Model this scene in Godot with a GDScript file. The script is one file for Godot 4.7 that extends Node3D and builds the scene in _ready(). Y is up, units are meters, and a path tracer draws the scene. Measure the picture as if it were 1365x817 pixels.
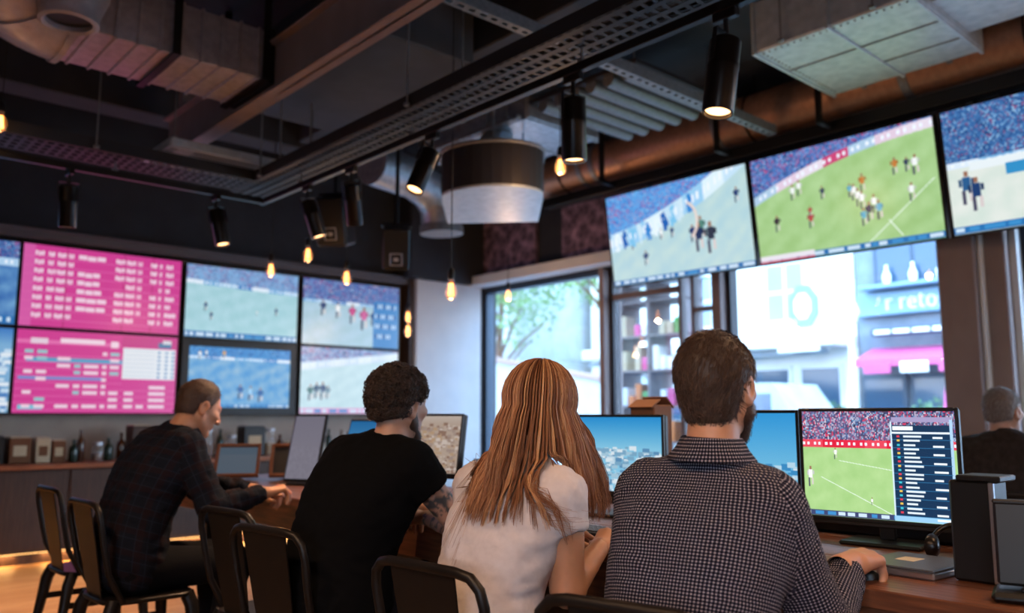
extends Node3D

# ---------------------------------------------------------------- mesh builder
class MB:
	var v := PackedVector3Array()
	var n := PackedVector3Array()
	var uv := PackedVector2Array()
	var c := PackedColorArray()
	var col := Color(1, 1, 1)

	func vert(p: Vector3, q: Vector3, t := Vector2.ZERO) -> void:
		v.append(p); n.append(q); uv.append(t); c.append(col)

	func tri(a: Vector3, b: Vector3, d: Vector3, out := Vector3.ZERO) -> void:
		var q := (b - a).cross(d - a).normalized()
		if out != Vector3.ZERO and q.dot(out) < 0:
			q = -q; vert(a, q); vert(b, q); vert(d, q)
		else:
			vert(a, q); vert(d, q); vert(b, q)

	# a, b, d, e counter-clockwise seen from outside, a at the lower left
	func quad(a: Vector3, b: Vector3, d: Vector3, e: Vector3, out := Vector3.ZERO) -> void:
		var q := (b - a).cross(d - a).normalized()
		if out != Vector3.ZERO and q.dot(out) < 0:
			quad(b, a, e, d)
			return
		var ta := Vector2(0, 1); var tb := Vector2(1, 1); var td := Vector2(1, 0); var te := Vector2(0, 0)
		vert(a, q, ta); vert(d, q, td); vert(b, q, tb)
		vert(a, q, ta); vert(e, q, te); vert(d, q, td)

	func box(m: Vector3, s: Vector3, bev := 0.003, b := Basis.IDENTITY) -> void:
		var h := s * 0.5
		bev = minf(bev, minf(h.x, minf(h.y, h.z)) * 0.9)
		for ax in 3:
			var u := (ax + 1) % 3
			var w := (ax + 2) % 3
			for sg in [-1.0, 1.0]:
				var q: Array[Vector3] = []
				for k in [[-1, -1], [1, -1], [1, 1], [-1, 1]]:
					var p := Vector3.ZERO
					p[ax] = h[ax] * sg; p[u] = (h[u] - bev) * k[0]; p[w] = (h[w] - bev) * k[1]
					q.append(m + b * p)
				var o := Vector3.ZERO
				o[ax] = sg
				quad(q[0], q[1], q[2], q[3], b * o)
			if bev > 0.0:
				for su in [-1.0, 1.0]:
					for sw in [-1.0, 1.0]:
						var p := [Vector3.ZERO, Vector3.ZERO, Vector3.ZERO, Vector3.ZERO]
						for k in 4:
							var e := Vector3.ZERO
							e[ax] = (h[ax] - bev) * (-1.0 if k in [0, 3] else 1.0)
							e[u] = (h[u] if k < 2 else h[u] - bev) * su
							e[w] = (h[w] - bev if k < 2 else h[w]) * sw
							p[k] = m + b * e
						var o := Vector3.ZERO
						o[u] = su; o[w] = sw
						quad(p[0], p[1], p[2], p[3], b * o)
		if bev > 0.0:
			for sx in [-1.0, 1.0]:
				for sy in [-1.0, 1.0]:
					for sz in [-1.0, 1.0]:
						var o := Vector3(sx, sy, sz)
						var q := o * (h - Vector3(bev, bev, bev))
						tri(m + b * (q + Vector3(bev * sx, 0, 0)), m + b * (q + Vector3(0, bev * sy, 0)), m + b * (q + Vector3(0, 0, bev * sz)), b * o)

	func bar(a: Vector3, d: Vector3, w: float, t: float, bev := 0.002, upv := Vector3.UP) -> void:
		var z := (d - a).normalized()
		var x := upv.cross(z)
		if x.length() < 0.01:
			x = Vector3.RIGHT.cross(z)
		x = x.normalized()
		box((a + d) * 0.5, Vector3(w, t, (d - a).length()), bev, Basis(x, z.cross(x), z))

	# tube with smooth sides along points; radii is a number or an array
	func tube(pts: Array, radii: Variant, sides := 8, caps := true, closed := false) -> void:
		var m := pts.size()
		var rings := []
		var t0: Vector3 = (pts[1] - pts[0]).normalized()
		var nx := t0.cross(Vector3.UP if absf(t0.y) < 0.9 else Vector3.RIGHT).normalized()
		for i in m:
			var t: Vector3
			if closed:
				t = (pts[(i + 1) % m] - pts[(i + m - 1) % m]).normalized()
			else:
				t = (pts[mini(i + 1, m - 1)] - pts[maxi(i - 1, 0)]).normalized()
			nx = (nx - t * nx.dot(t)).normalized()
			var ny := t.cross(nx)
			var r: float = radii[i] if radii is Array else radii
			var ring := []
			for k in sides:
				var a := TAU * k / sides
				var q := nx * cos(a) + ny * sin(a)
				ring.append([pts[i] + q * r, q])
			rings.append(ring)
		for i in (m if closed else m - 1):
			var ra: Array = rings[i]
			var rb: Array = rings[(i + 1) % m]
			for k in sides:
				var l := (k + 1) % sides
				var u0 := float(k) / sides; var u1 := float(k + 1) / sides
				var v0 := float(i) / m; var v1 := float(i + 1) / m
				vert(ra[k][0], ra[k][1], Vector2(u0, v0)); vert(rb[l][0], rb[l][1], Vector2(u1, v1)); vert(ra[l][0], ra[l][1], Vector2(u1, v0))
				vert(ra[k][0], ra[k][1], Vector2(u0, v0)); vert(rb[k][0], rb[k][1], Vector2(u0, v1)); vert(rb[l][0], rb[l][1], Vector2(u1, v1))
		if caps and not closed:
			for e in 2:
				var ring: Array = rings[0 if e == 0 else m - 1]
				var out: Vector3 = (pts[0] - pts[1]) if e == 0 else (pts[m - 1] - pts[m - 2])
				for k in range(1, sides - 1):
					tri(ring[0][0], ring[k][0], ring[k + 1][0], out)

	# profile of (radius, height) from bottom to top; a repeated point makes a crease
	func lathe(prof: Array, sides: int, xf := Transform3D.IDENTITY, arc := TAU, from := 0.0) -> void:
		for i in prof.size() - 1:
			var p: Vector2 = prof[i]
			var q: Vector2 = prof[i + 1]
			if p.distance_to(q) < 1e-6:
				continue
			var d := (q - p).normalized()
			var nn := Vector2(d.y, -d.x)
			var np := nn
			var nq := nn
			if i > 0 and (prof[i - 1] as Vector2).distance_to(p) > 1e-6:
				var e := (p - prof[i - 1] as Vector2).normalized()
				if e.dot(d) > 0.7:
					np = (nn + Vector2(e.y, -e.x)).normalized()
			if i < prof.size() - 2 and (prof[i + 2] as Vector2).distance_to(q) > 1e-6:
				var e := ((prof[i + 2] as Vector2) - q).normalized()
				if e.dot(d) > 0.7:
					nq = (nn + Vector2(e.y, -e.x)).normalized()
			for k in sides:
				var a := from + arc * k / sides
				var b := from + arc * (k + 1) / sides
				var ca := Vector3(cos(a), 0, -sin(a)); var cb := Vector3(cos(b), 0, -sin(b))
				var pa := xf * (ca * p.x + Vector3.UP * p.y); var pb := xf * (cb * p.x + Vector3.UP * p.y)
				var qa := xf * (ca * q.x + Vector3.UP * q.y); var qb := xf * (cb * q.x + Vector3.UP * q.y)
				var npa := (xf.basis * (ca * np.x + Vector3.UP * np.y)).normalized(); var npb := (xf.basis * (cb * np.x + Vector3.UP * np.y)).normalized()
				var nqa := (xf.basis * (ca * nq.x + Vector3.UP * nq.y)).normalized(); var nqb := (xf.basis * (cb * nq.x + Vector3.UP * nq.y)).normalized()
				var u0 := float(k) / sides; var u1 := float(k + 1) / sides
				if q.x > 1e-6:
					vert(pa, npa, Vector2(u0, p.y)); vert(qb, nqb, Vector2(u1, q.y)); vert(pb, npb, Vector2(u1, p.y)) 
					vert(pa, npa, Vector2(u0, p.y)); vert(qa, nqa, Vector2(u0, q.y)); vert(qb, nqb, Vector2(u1, q.y))
				else:
					vert(pa, npa, Vector2(u0, p.y)); vert(qa, nqa, Vector2(u0, q.y)); vert(pb, npb, Vector2(u1, p.y))

	# outline in the xy plane (any order), thick along z
	func prism(poly: PackedVector2Array, depth: float, xf := Transform3D.IDENTITY) -> void:
		if not Geometry2D.is_polygon_clockwise(poly):
			poly = poly.duplicate()
		else:
			poly = poly.duplicate(); poly.reverse()
		var h := depth * 0.5
		var t := Geometry2D.triangulate_polygon(poly)
		for i in range(0, t.size(), 3):
			for s in [-1.0, 1.0]:
				var a := poly[t[i]]; var b := poly[t[i + 1]]; var d := poly[t[i + 2]]
				tri(xf * Vector3(a.x, a.y, h * s), xf * Vector3(b.x, b.y, h * s), xf * Vector3(d.x, d.y, h * s), xf.basis * Vector3(0, 0, s))
		for i in poly.size():
			var a := poly[i]; var b := poly[(i + 1) % poly.size()]
			var o := Vector3(b.y - a.y, a.x - b.x, 0)
			quad(xf * Vector3(a.x, a.y, -h), xf * Vector3(b.x, b.y, -h), xf * Vector3(b.x, b.y, h), xf * Vector3(a.x, a.y, h), xf.basis * o)

	func ball(m: Vector3, r: Vector3, sides := 12, rows := 8) -> void:
		var prof := []
		for i in rows + 1:
			var a := -PI / 2 + PI * i / rows
			prof.append(Vector2(maxf(cos(a), 0.0), sin(a)))
		lathe(prof, sides, Transform3D(Basis.from_scale(r), m))

	func mesh(mat: Material) -> ArrayMesh:
		var a := []
		a.resize(Mesh.ARRAY_MAX)
		a[Mesh.ARRAY_VERTEX] = v; a[Mesh.ARRAY_NORMAL] = n; a[Mesh.ARRAY_TEX_UV] = uv
		if mat is BaseMaterial3D and mat.vertex_color_use_as_albedo:
			a[Mesh.ARRAY_COLOR] = c
		var m := ArrayMesh.new()
		m.add_surface_from_arrays(Mesh.PRIMITIVE_TRIANGLES, a)
		m.surface_set_material(0, mat)
		return m

# ---------------------------------------------------------------- distance field on a grid, meshed as surface nets
class Field:
	var o: Vector3
	var h: float
	var nx: int
	var ny: int
	var nz: int
	var d := PackedFloat32Array()
	var g := PackedByteArray()
	var verts := PackedVector3Array()
	var norms := PackedVector3Array()
	var vg := PackedByteArray()
	var quads := PackedInt32Array()

	func _init(lo: Vector3, hi: Vector3, cell: float) -> void:
		o = lo; h = cell
		nx = int((hi.x - lo.x) / h) + 2; ny = int((hi.y - lo.y) / h) + 2; nz = int((hi.z - lo.z) / h) + 2
		d.resize(nx * ny * nz); d.fill(1.0)
		g.resize(nx * ny * nz)

	# tapered capsule; the part past tmax of its length is cut off flat
	func cap(a: Vector3, b: Vector3, ra: float, rb: float, k := 0.02, grp := 0, tmax := 9.0) -> void:
		var m := maxf(ra, rb) + k + 2.5 * h
		var lo := a.min(b) - Vector3(m, m, m) - o
		var hi := a.max(b) + Vector3(m, m, m) - o
		var x0 := clampi(int(lo.x / h), 0, nx - 1); var x1 := clampi(int(hi.x / h) + 1, 0, nx - 1)
		var y0 := clampi(int(lo.y / h), 0, ny - 1); var y1 := clampi(int(hi.y / h) + 1, 0, ny - 1)
		var z0 := clampi(int(lo.z / h), 0, nz - 1); var z1 := clampi(int(hi.z / h) + 1, 0, nz - 1)
		var ba := b - a
		var bb := maxf(ba.length_squared(), 1e-9)
		var ln := sqrt(bb)
		var lim := k + 2.5 * h
		for z in range(z0, z1 + 1):
			for y in range(y0, y1 + 1):
				var i := (z * ny + y) * nx + x0
				var p := Vector3(x0 * h, y * h, z * h) + o - a
				for x in range(x0, x1 + 1):
					var t := p.dot(ba) / bb
					var s := clampf(t, 0.0, 1.0)
					var e := (p - ba * s).length() - (ra + (rb - ra) * s)
					if tmax < 2.0:
						e = maxf(e, (t - tmax) * ln)
					if e < lim:
						var cur := d[i]
						if e < cur:
							g[i] = grp
						var q := maxf(k - absf(cur - e), 0.0) / k
						d[i] = minf(cur, e) - q * q * k * 0.25
					p.x += h
					i += 1

	func ell(m: Vector3, r: Vector3, k := 0.01, grp := 0, b := Basis.IDENTITY, cut := false) -> void:
		var mm := maxf(r.x, maxf(r.y, r.z)) + k + 2.5 * h
		var lo := m - Vector3(mm, mm, mm) - o
		var hi := m + Vector3(mm, mm, mm) - o
		var x0 := clampi(int(lo.x / h), 0, nx - 1); var x1 := clampi(int(hi.x / h) + 1, 0, nx - 1)
		var y0 := clampi(int(lo.y / h), 0, ny - 1); var y1 := clampi(int(hi.y / h) + 1, 0, ny - 1)
		var z0 := clampi(int(lo.z / h), 0, nz - 1); var z1 := clampi(int(hi.z / h) + 1, 0, nz - 1)
		var inv := b.inverse()
		var r2 := r * r
		var lim := k + 2.5 * h
		for z in range(z0, z1 + 1):
			for y in range(y0, y1 + 1):
				var i := (z * ny + y) * nx + x0
				for x in range(x0, x1 + 1):
					var p := inv * (Vector3(x * h, y * h, z * h) + o - m)
					var k0 := (p / r).length()
					var k1 := (p / r2).length()
					var e := k0 * (k0 - 1.0) / maxf(k1, 1e-6) if k0 > 1e-4 else -minf(r.x, minf(r.y, r.z))
					if e < lim:
						var cur := d[i]
						if cut:
							var q := maxf(k - absf(cur + e), 0.0) / k
							d[i] = maxf(cur, -e) + q * q * k * 0.25
						else:
							if e < cur:
								g[i] = grp
							var q := maxf(k - absf(cur - e), 0.0) / k
							d[i] = minf(cur, e) - q * q * k * 0.25
					i += 1

	# keep only what lies where n.(p - a) < 0
	func clip(a: Vector3, n: Vector3) -> void:
		n = n.normalized()
		var i := 0
		for z in nz:
			for y in ny:
				for x in nx:
					if d[i] < 0.9:
						d[i] = maxf(d[i], n.dot(Vector3(x * h, y * h, z * h) + o - a))
					i += 1

	func apply(f: Callable) -> void:
		var i := 0
		for z in nz:
			for y in ny:
				for x in nx:
					if d[i] < 0.9:
						d[i] = f.call(Vector3(x * h, y * h, z * h) + o, d[i])
					i += 1

	func at(p: Vector3) -> float:
		var q := (p - o) / h
		var x := int(q.x); var y := int(q.y); var z := int(q.z)
		if x < 0 or y < 0 or z < 0 or x >= nx - 1 or y >= ny - 1 or z >= nz - 1:
			return 1.0
		var f := q - Vector3(x, y, z)
		var i := (z * ny + y) * nx + x
		var s := nx * ny
		var a := lerpf(lerpf(d[i], d[i + 1], f.x), lerpf(d[i + nx], d[i + nx + 1], f.x), f.y)
		var b := lerpf(lerpf(d[i + s], d[i + s + 1], f.x), lerpf(d[i + s + nx], d[i + s + nx + 1], f.x), f.y)
		return lerpf(a, b, f.z)

	func grad(p: Vector3) -> Vector3:
		var e := h
		var q := Vector3(at(p + Vector3(e, 0, 0)) - at(p - Vector3(e, 0, 0)), at(p + Vector3(0, e, 0)) - at(p - Vector3(0, e, 0)), at(p + Vector3(0, 0, e)) - at(p - Vector3(0, 0, e)))
		return q.normalized() if q.length() > 1e-6 else Vector3.UP

	func net() -> void:
		var id := PackedInt32Array()
		id.resize(nx * ny * nz); id.fill(-1)
		var s := nx * ny
		var off := [0, 1, nx, nx + 1, s, s + 1, s + nx, s + nx + 1]
		var at8: Array[Vector3] = [Vector3(0, 0, 0), Vector3(1, 0, 0), Vector3(0, 1, 0), Vector3(1, 1, 0), Vector3(0, 0, 1), Vector3(1, 0, 1), Vector3(0, 1, 1), Vector3(1, 1, 1)]
		var ed := [[0, 1], [2, 3], [4, 5], [6, 7], [0, 2], [1, 3], [4, 6], [5, 7], [0, 4], [1, 5], [2, 6], [3, 7]]
		var cells := PackedInt32Array()
		var lim := 2.6 * h
		for z in nz - 1:
			for y in ny - 1:
				var i := (z * ny + y) * nx
				for x in nx - 1:
					if absf(d[i]) < lim:
						var m := 0
						for k in 8:
							if d[i + off[k]] < 0.0:
								m += 1
						if m > 0 and m < 8:
							var p := Vector3.ZERO
							var c := 0
							for e in ed:
								var da := d[i + off[e[0]]]
								var db := d[i + off[e[1]]]
								if (da < 0.0) != (db < 0.0):
									p += at8[e[0]].lerp(at8[e[1]], da / (da - db))
									c += 1
							id[i] = verts.size()
							cells.append(i)
							var q := p / c
							verts.append(o + (Vector3(x, y, z) + q) * h)
							vg.append(g[i + (1 if q.x > 0.5 else 0) + (nx if q.y > 0.5 else 0) + (s if q.z > 0.5 else 0)])
					i += 1
		for i in cells:
			var x := i % nx
			var y := (i / nx) % ny
			var z := i / s
			var ins := d[i] < 0.0
			if y > 0 and z > 0 and ins != (d[i + 1] < 0.0):
				_q(id[i], id[i - nx], id[i - nx - s], id[i - s], ins)
			if x > 0 and z > 0 and ins != (d[i + nx] < 0.0):
				_q(id[i], id[i - s], id[i - s - 1], id[i - 1], ins)
			if x > 0 and y > 0 and ins != (d[i + s] < 0.0):
				_q(id[i], id[i - 1], id[i - 1 - nx], id[i - nx], ins)
		renormal()

	func _q(a: int, b: int, c: int, e: int, ins: bool) -> void:
		if a < 0 or b < 0 or c < 0 or e < 0:
			return
		if ins:
			quads.append_array([a, b, c, e])
		else:
			quads.append_array([a, e, c, b])

	func renormal() -> void:
		norms.resize(verts.size()); norms.fill(Vector3.ZERO)
		for i in range(0, quads.size(), 4):
			var a := quads[i]; var b := quads[i + 1]; var c := quads[i + 2]; var e := quads[i + 3]
			var q := (verts[c] - verts[a]).cross(verts[e] - verts[b])
			norms[a] += q; norms[b] += q; norms[c] += q; norms[e] += q
		for i in norms.size():
			norms[i] = norms[i].normalized()

	func relax(times := 1) -> void:
		for r in times:
			var sum := PackedVector3Array(); sum.resize(verts.size())
			var cnt := PackedInt32Array(); cnt.resize(verts.size())
			for i in range(0, quads.size(), 4):
				for k in 4:
					var a := quads[i + k]
					sum[a] += verts[quads[i + (k + 1) % 4]]
					cnt[a] += 1
			for i in verts.size():
				if cnt[i] > 0:
					verts[i] = verts[i].lerp(sum[i] / cnt[i], 0.5)
		renormal()

	# put into mb; uvf(p, group) -> Vector2, colf(p, group) -> Color; wrap = circumference of u by group
	func emit(mb: MB, xf := Transform3D.IDENTITY, colf: Variant = null, uvf: Variant = null, wrap := {}) -> void:
		var cols := PackedColorArray()
		if colf != null:
			for i in verts.size():
				cols.append(colf.call(verts[i], vg[i]))
		for i in range(0, quads.size(), 4):
			var gq := vg[quads[i]]
			var t: Array[Vector2] = [Vector2.ZERO, Vector2.ZERO, Vector2.ZERO, Vector2.ZERO]
			if uvf != null:
				var most := -1e9
				for k in 4:
					t[k] = uvf.call(verts[quads[i + k]], gq)
					most = maxf(most, t[k].x)
				var w: float = wrap.get(gq, 0.0)
				if w > 0.0:
					for k in 4:
						if most - t[k].x > w * 0.5:
							t[k].x += w
			for k in [0, 2, 1, 0, 3, 2]:
				var j := quads[i + k]
				if colf != null:
					mb.col = cols[j]
				mb.vert(xf * verts[j], (xf.basis * norms[j]).normalized(), t[k])

# ---------------------------------------------------------------- nodes
var taken := {}
var mat := {}

func numbered(called: String) -> String:
	var k: int = taken.get(called, 0)
	taken[called] = k + 1
	return called if k == 0 else "%s_%03d" % [called, k]

func tag(o: Node, label: String, category: String, group := "") -> Node:
	o.set_meta("label", label); o.set_meta("category", category)
	if group:
		o.set_meta("group", group)
	return o

func thing(called: String, label: String, category: String, pos := Vector3.ZERO, turn := 0.0, group := "") -> Node3D:
	var o := Node3D.new()
	o.name = numbered(called)
	add_child(o)
	o.position = pos
	o.rotation.y = turn
	tag(o, label, category, group)
	return o

func part(parent: Node, called: String, mb: MB, m: Material, label := "") -> MeshInstance3D:
	var o := MeshInstance3D.new()
	o.name = called
	o.mesh = mb.mesh(m)
	if label:
		o.set_meta("label", label)
	parent.add_child(o, true)
	return o

func piece(called: String, mb: MB, m: Material, label: String, category: String, group := "", pos := Vector3.ZERO, turn := 0.0) -> MeshInstance3D:
	var o := MeshInstance3D.new()
	o.name = numbered(called)
	o.mesh = mb.mesh(m)
	add_child(o)
	o.position = pos
	o.rotation.y = turn
	tag(o, label, category, group)
	return o

func struct(called: String, mb: MB, m: Material) -> MeshInstance3D:
	var o := MeshInstance3D.new()
	o.name = numbered(called)
	o.mesh = mb.mesh(m)
	add_child(o)
	o.set_meta("kind", "structure")
	return o

func C(r: float, g: float, b: float) -> Color:
	return Color(r / 255.0, g / 255.0, b / 255.0)

func basic(called: String, c: Color, rough := 0.6, metal := 0.0) -> StandardMaterial3D:
	var m := StandardMaterial3D.new()
	m.resource_name = called
	m.albedo_color = c
	m.roughness = rough
	m.metallic = metal
	mat[called] = m
	return m

func noise_tex(seed_: int, freq: float, a: Color, b: Color, size := 256, octaves := 4, kind := FastNoiseLite.TYPE_SIMPLEX_SMOOTH) -> NoiseTexture2D:
	var f := FastNoiseLite.new()
	f.seed = seed_; f.frequency = freq; f.noise_type = kind
	f.fractal_octaves = octaves
	var t := NoiseTexture2D.new()
	t.width = size; t.height = size; t.seamless = true; t.noise = f
	var gr := Gradient.new()
	gr.set_color(0, a); gr.set_color(1, b)
	t.color_ramp = gr
	return t

func grained(called: String, c0: Color, c1: Color, rough: float, metal: float, scale: Vector3, seed_ := 1, freq := 0.02, relief := 0.0) -> StandardMaterial3D:
	var m := basic(called, Color.WHITE, rough, metal)
	m.albedo_texture = noise_tex(seed_, freq, c0, c1)
	m.uv1_triplanar = true
	m.uv1_world_triplanar = true
	m.uv1_scale = scale
	if relief > 0.0:
		m.heightmap_enabled = true
		m.heightmap_texture = noise_tex(seed_ + 7, freq * 1.5, Color.BLACK, Color.WHITE)
		m.heightmap_scale = relief
	return m

func glow(called: String, c: Color, energy: float) -> StandardMaterial3D:
	var m := basic(called, Color(0.05, 0.05, 0.05), 0.4)
	m.emission_enabled = true
	m.emission = c
	m.emission_energy_multiplier = energy
	return m

func facing(az: float) -> Vector3:
	return Vector3(sin(deg_to_rad(az)), 0, -cos(deg_to_rad(az)))

# ---------------------------------------------------------------- people
func solve_elbow(s: Vector3, w: Vector3, l1: float, l2: float, pole: Vector3) -> Vector3:
	var dir := w - s
	var dist := clampf(dir.length(), 0.02, l1 + l2 - 0.004)
	dir = dir.normalized()
	var a := (l1 * l1 - l2 * l2 + dist * dist) / (2.0 * dist)
	var hgt := sqrt(maxf(l1 * l1 - a * a, 0.0))
	var side := (pole - dir * pole.dot(dir)).normalized()
	return s + dir * a + side * hgt

func torso(f: Field, J: Dictionary, inf: float, grp: int, low := 0.0) -> void:
	var w: float = J.wide
	var thick: float = J.thick
	var hr: Vector3 = J.hip_right
	var sr: Vector3 = (J.shR - J.shL).normalized()
	# levels: place along the spine, half width, radius
	for l in [[0.0, 0.085, 0.118], [0.22, 0.078, 0.112], [0.45, 0.07, 0.106], [0.68, 0.09, 0.110], [0.86, 0.105, 0.098]]:
		if l[0] < low:
			continue
		var c: Vector3 = spine(J, l[0])
		var ax := hr.lerp(sr, l[0]).normalized()
		var r: float = l[2] * thick + inf
		f.cap(c - ax * l[1] * w, c + ax * l[1] * w, r, r, 0.07, grp)
	var top: Vector3 = spine(J, 1.0)
	f.cap(J.shL.lerp(top, 0.12), J.shR.lerp(top, 0.12), 0.062 * thick + inf, 0.062 * thick + inf, 0.06, grp)
	var nk: Vector3 = top.lerp(J.neck, 0.6)
	f.cap(nk, J.shL.lerp(top, 0.2), 0.048 * thick + inf * 0.7, 0.044 * thick + inf, 0.05, grp)
	f.cap(nk, J.shR.lerp(top, 0.2), 0.048 * thick + inf * 0.7, 0.044 * thick + inf, 0.05, grp)

func spine(J: Dictionary, t: float) -> Vector3:
	var a: Vector3 = J.pelvis
	var m: Vector3 = J.mid
	var b: Vector3 = J.top
	return a.lerp(m, t).lerp(m.lerp(b, t), t)

func head_field(fem: float, cell: float) -> Field:
	var f := Field.new(Vector3(-0.11, -0.17, -0.145), Vector3(0.11, 0.145, 0.135), cell)
	f.ell(Vector3(0, 0.036, 0.014), Vector3(0.074, 0.088, 0.094), 0.01)
	f.ell(Vector3(0, -0.025, -0.03), Vector3(0.06, 0.08, 0.062), 0.03)
	for s in [-1.0, 1.0]:
		f.cap(Vector3(0.054 * s, -0.045, 0.006), Vector3(0.02 * s, -0.098, -0.062), 0.02 * fem, 0.018, 0.025)
		f.ell(Vector3(0.042 * s, -0.012, -0.062), Vector3(0.024, 0.02, 0.024), 0.02)
		f.cap(Vector3(0.012 * s, 0.026, -0.084), Vector3(0.044 * s, 0.028, -0.07), 0.012, 0.01, 0.016)
	f.ell(Vector3(0, -0.1, -0.07), Vector3(0.02, 0.017, 0.017), 0.02)
	for s in [-1.0, 1.0]:
		f.ell(Vector3(0.032 * s, 0.009, -0.096), Vector3(0.018, 0.011, 0.013), 0.012, 0, Basis.IDENTITY, true)
		f.ell(Vector3(0.031 * s, 0.008, -0.076), Vector3(0.0125, 0.0118, 0.0125), 0.004, 2)
		f.cap(Vector3(0.02 * s, 0.014, -0.086), Vector3(0.043 * s, 0.012, -0.079), 0.0035, 0.003, 0.004)
	f.cap(Vector3(0, 0.022, -0.088), Vector3(0, -0.022, -0.110), 0.0085, 0.0125, 0.012)
	for s in [-1.0, 1.0]:
		f.ell(Vector3(0.012 * s, -0.026, -0.099), Vector3(0.009, 0.008, 0.010), 0.008)
	f.cap(Vector3(-0.02, -0.054, -0.083), Vector3(0.02, -0.054, -0.083), 0.006, 0.006, 0.008, 3)
	f.cap(Vector3(0, -0.053, -0.090), Vector3(0, -0.053, -0.088), 0.007, 0.007, 0.01, 3)
	f.cap(Vector3(-0.016, -0.067, -0.083), Vector3(0.016, -0.067, -0.083), 0.007, 0.007, 0.008, 3)
	for s in [-1.0, 1.0]:
		var b := Basis(Vector3.UP, -0.35 * s) * Basis(Vector3.RIGHT, -0.15)
		f.ell(Vector3(0.078 * s, -0.002, 0.014), Vector3(0.009, 0.034, 0.021), 0.006, 4, b)
		f.ell(Vector3(0.088 * s, 0.002, 0.012), Vector3(0.008, 0.021, 0.012), 0.005, 4, b, true)
		f.ell(Vector3(0.076 * s, -0.028, 0.006), Vector3(0.008, 0.011, 0.009), 0.006, 4, b)
	f.cap(Vector3(0, -0.06, 0.026), Vector3(0, -0.18, 0.05), 0.056 * (0.84 if fem < 0.97 else 1.0), 0.06 * (0.84 if fem < 0.97 else 1.0), 0.03)
	f.net()
	return f

# hair that covers the skull behind a hairline; returns the field for strands to grow from
func hair_cap(thick: float, nape: float, lump := 0.0, seed_ := 1, recede := 0.0) -> Field:
	var f := Field.new(Vector3(-0.13, -0.13, -0.14), Vector3(0.13, 0.18, 0.16), 0.005)
	f.ell(Vector3(0, 0.036, 0.014), Vector3(0.074, 0.088, 0.094) + Vector3(thick, thick, thick), 0.01)
	f.ell(Vector3(0, -0.03, 0.045), Vector3(0.056, 0.06, 0.05) + Vector3(thick, thick, thick) * 0.5, 0.03)
	var nz := FastNoiseLite.new()
	nz.seed = seed_; nz.frequency = 34.0; nz.fractal_octaves = 2
	f.apply(func(p: Vector3, d: float) -> float:
		var e := d + nz.get_noise_3dv(p) * (0.003 + lump)
		# hairline: forehead, temples, round the ears, nape
		var front := -0.062 + recede + 0.5 * maxf(0.0, 0.075 - p.y)
		if p.y < 0.035:
			front = maxf(front, -0.024 + 0.25 * maxf(0.0, 0.02 - p.y))
		if p.y < 0.012:
			front = maxf(front, 0.034)
		e = maxf(e, front - p.z)
		return maxf(e, nape - p.y + 0.25 * absf(p.x)))
	f.net()
	return f

# thin tapered hairs growing from points, bent along dir(p, n)
func hairs(mb: MB, f: Field, xf: Transform3D, count: int, rng: RandomNumberGenerator, length: float, width: float, comb: Callable, c0: Color, c1: Color, lift := 0.25, within: Variant = null) -> void:
	for i in count:
		var k := rng.randi() % f.verts.size()
		var p := f.verts[k]
		var n := f.norms[k]
		if within != null and not within.call(p):
			continue
		var dir: Vector3 = comb.call(p, n)
		dir += Vector3(rng.randf_range(-0.35, 0.35), rng.randf_range(-0.35, 0.35), rng.randf_range(-0.35, 0.35))
		dir = (dir - n * dir.dot(n)).normalized()
		var l := length * rng.randf_range(0.6, 1.2)
		mb.col = c0.lerp(c1, rng.randf() * rng.randf())
		strand(mb, [xf * (p - n * 0.002), xf * (p + dir * l * 0.5 + n * l * lift * 0.55), xf * (p + dir * l + n * l * lift * 0.6)], width)

func strand(mb: MB, pts: Array, width: float) -> void:
	var m := pts.size()
	var t: Vector3 = (pts[1] - pts[0]).normalized()
	var nx := t.cross(Vector3.UP if absf(t.y) < 0.9 else Vector3.RIGHT).normalized()
	var prev := PackedVector3Array(); var pn := PackedVector3Array()
	for i in m:
		t = (pts[mini(i + 1, m - 1)] - pts[maxi(i - 1, 0)]).normalized()
		nx = (nx - t * nx.dot(t)).normalized()
		var ny := t.cross(nx)
		var r := width * (1.0 - 0.75 * pow(float(i) / (m - 1), 3.0)) * 0.5
		var cur := PackedVector3Array(); var cn := PackedVector3Array()
		for k in 3:
			var a := TAU * k / 3
			var q := nx * cos(a) + ny * sin(a)
			cn.append(q); cur.append(pts[i] + q * r)
		if i > 0:
			for k in 3:
				var l := (k + 1) % 3
				mb.vert(prev[k], pn[k]); mb.vert(cur[l], cn[l]); mb.vert(prev[l], pn[l])
				mb.vert(prev[k], pn[k]); mb.vert(cur[k], cn[k]); mb.vert(cur[l], cn[l])
		prev = cur; pn = cn

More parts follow.
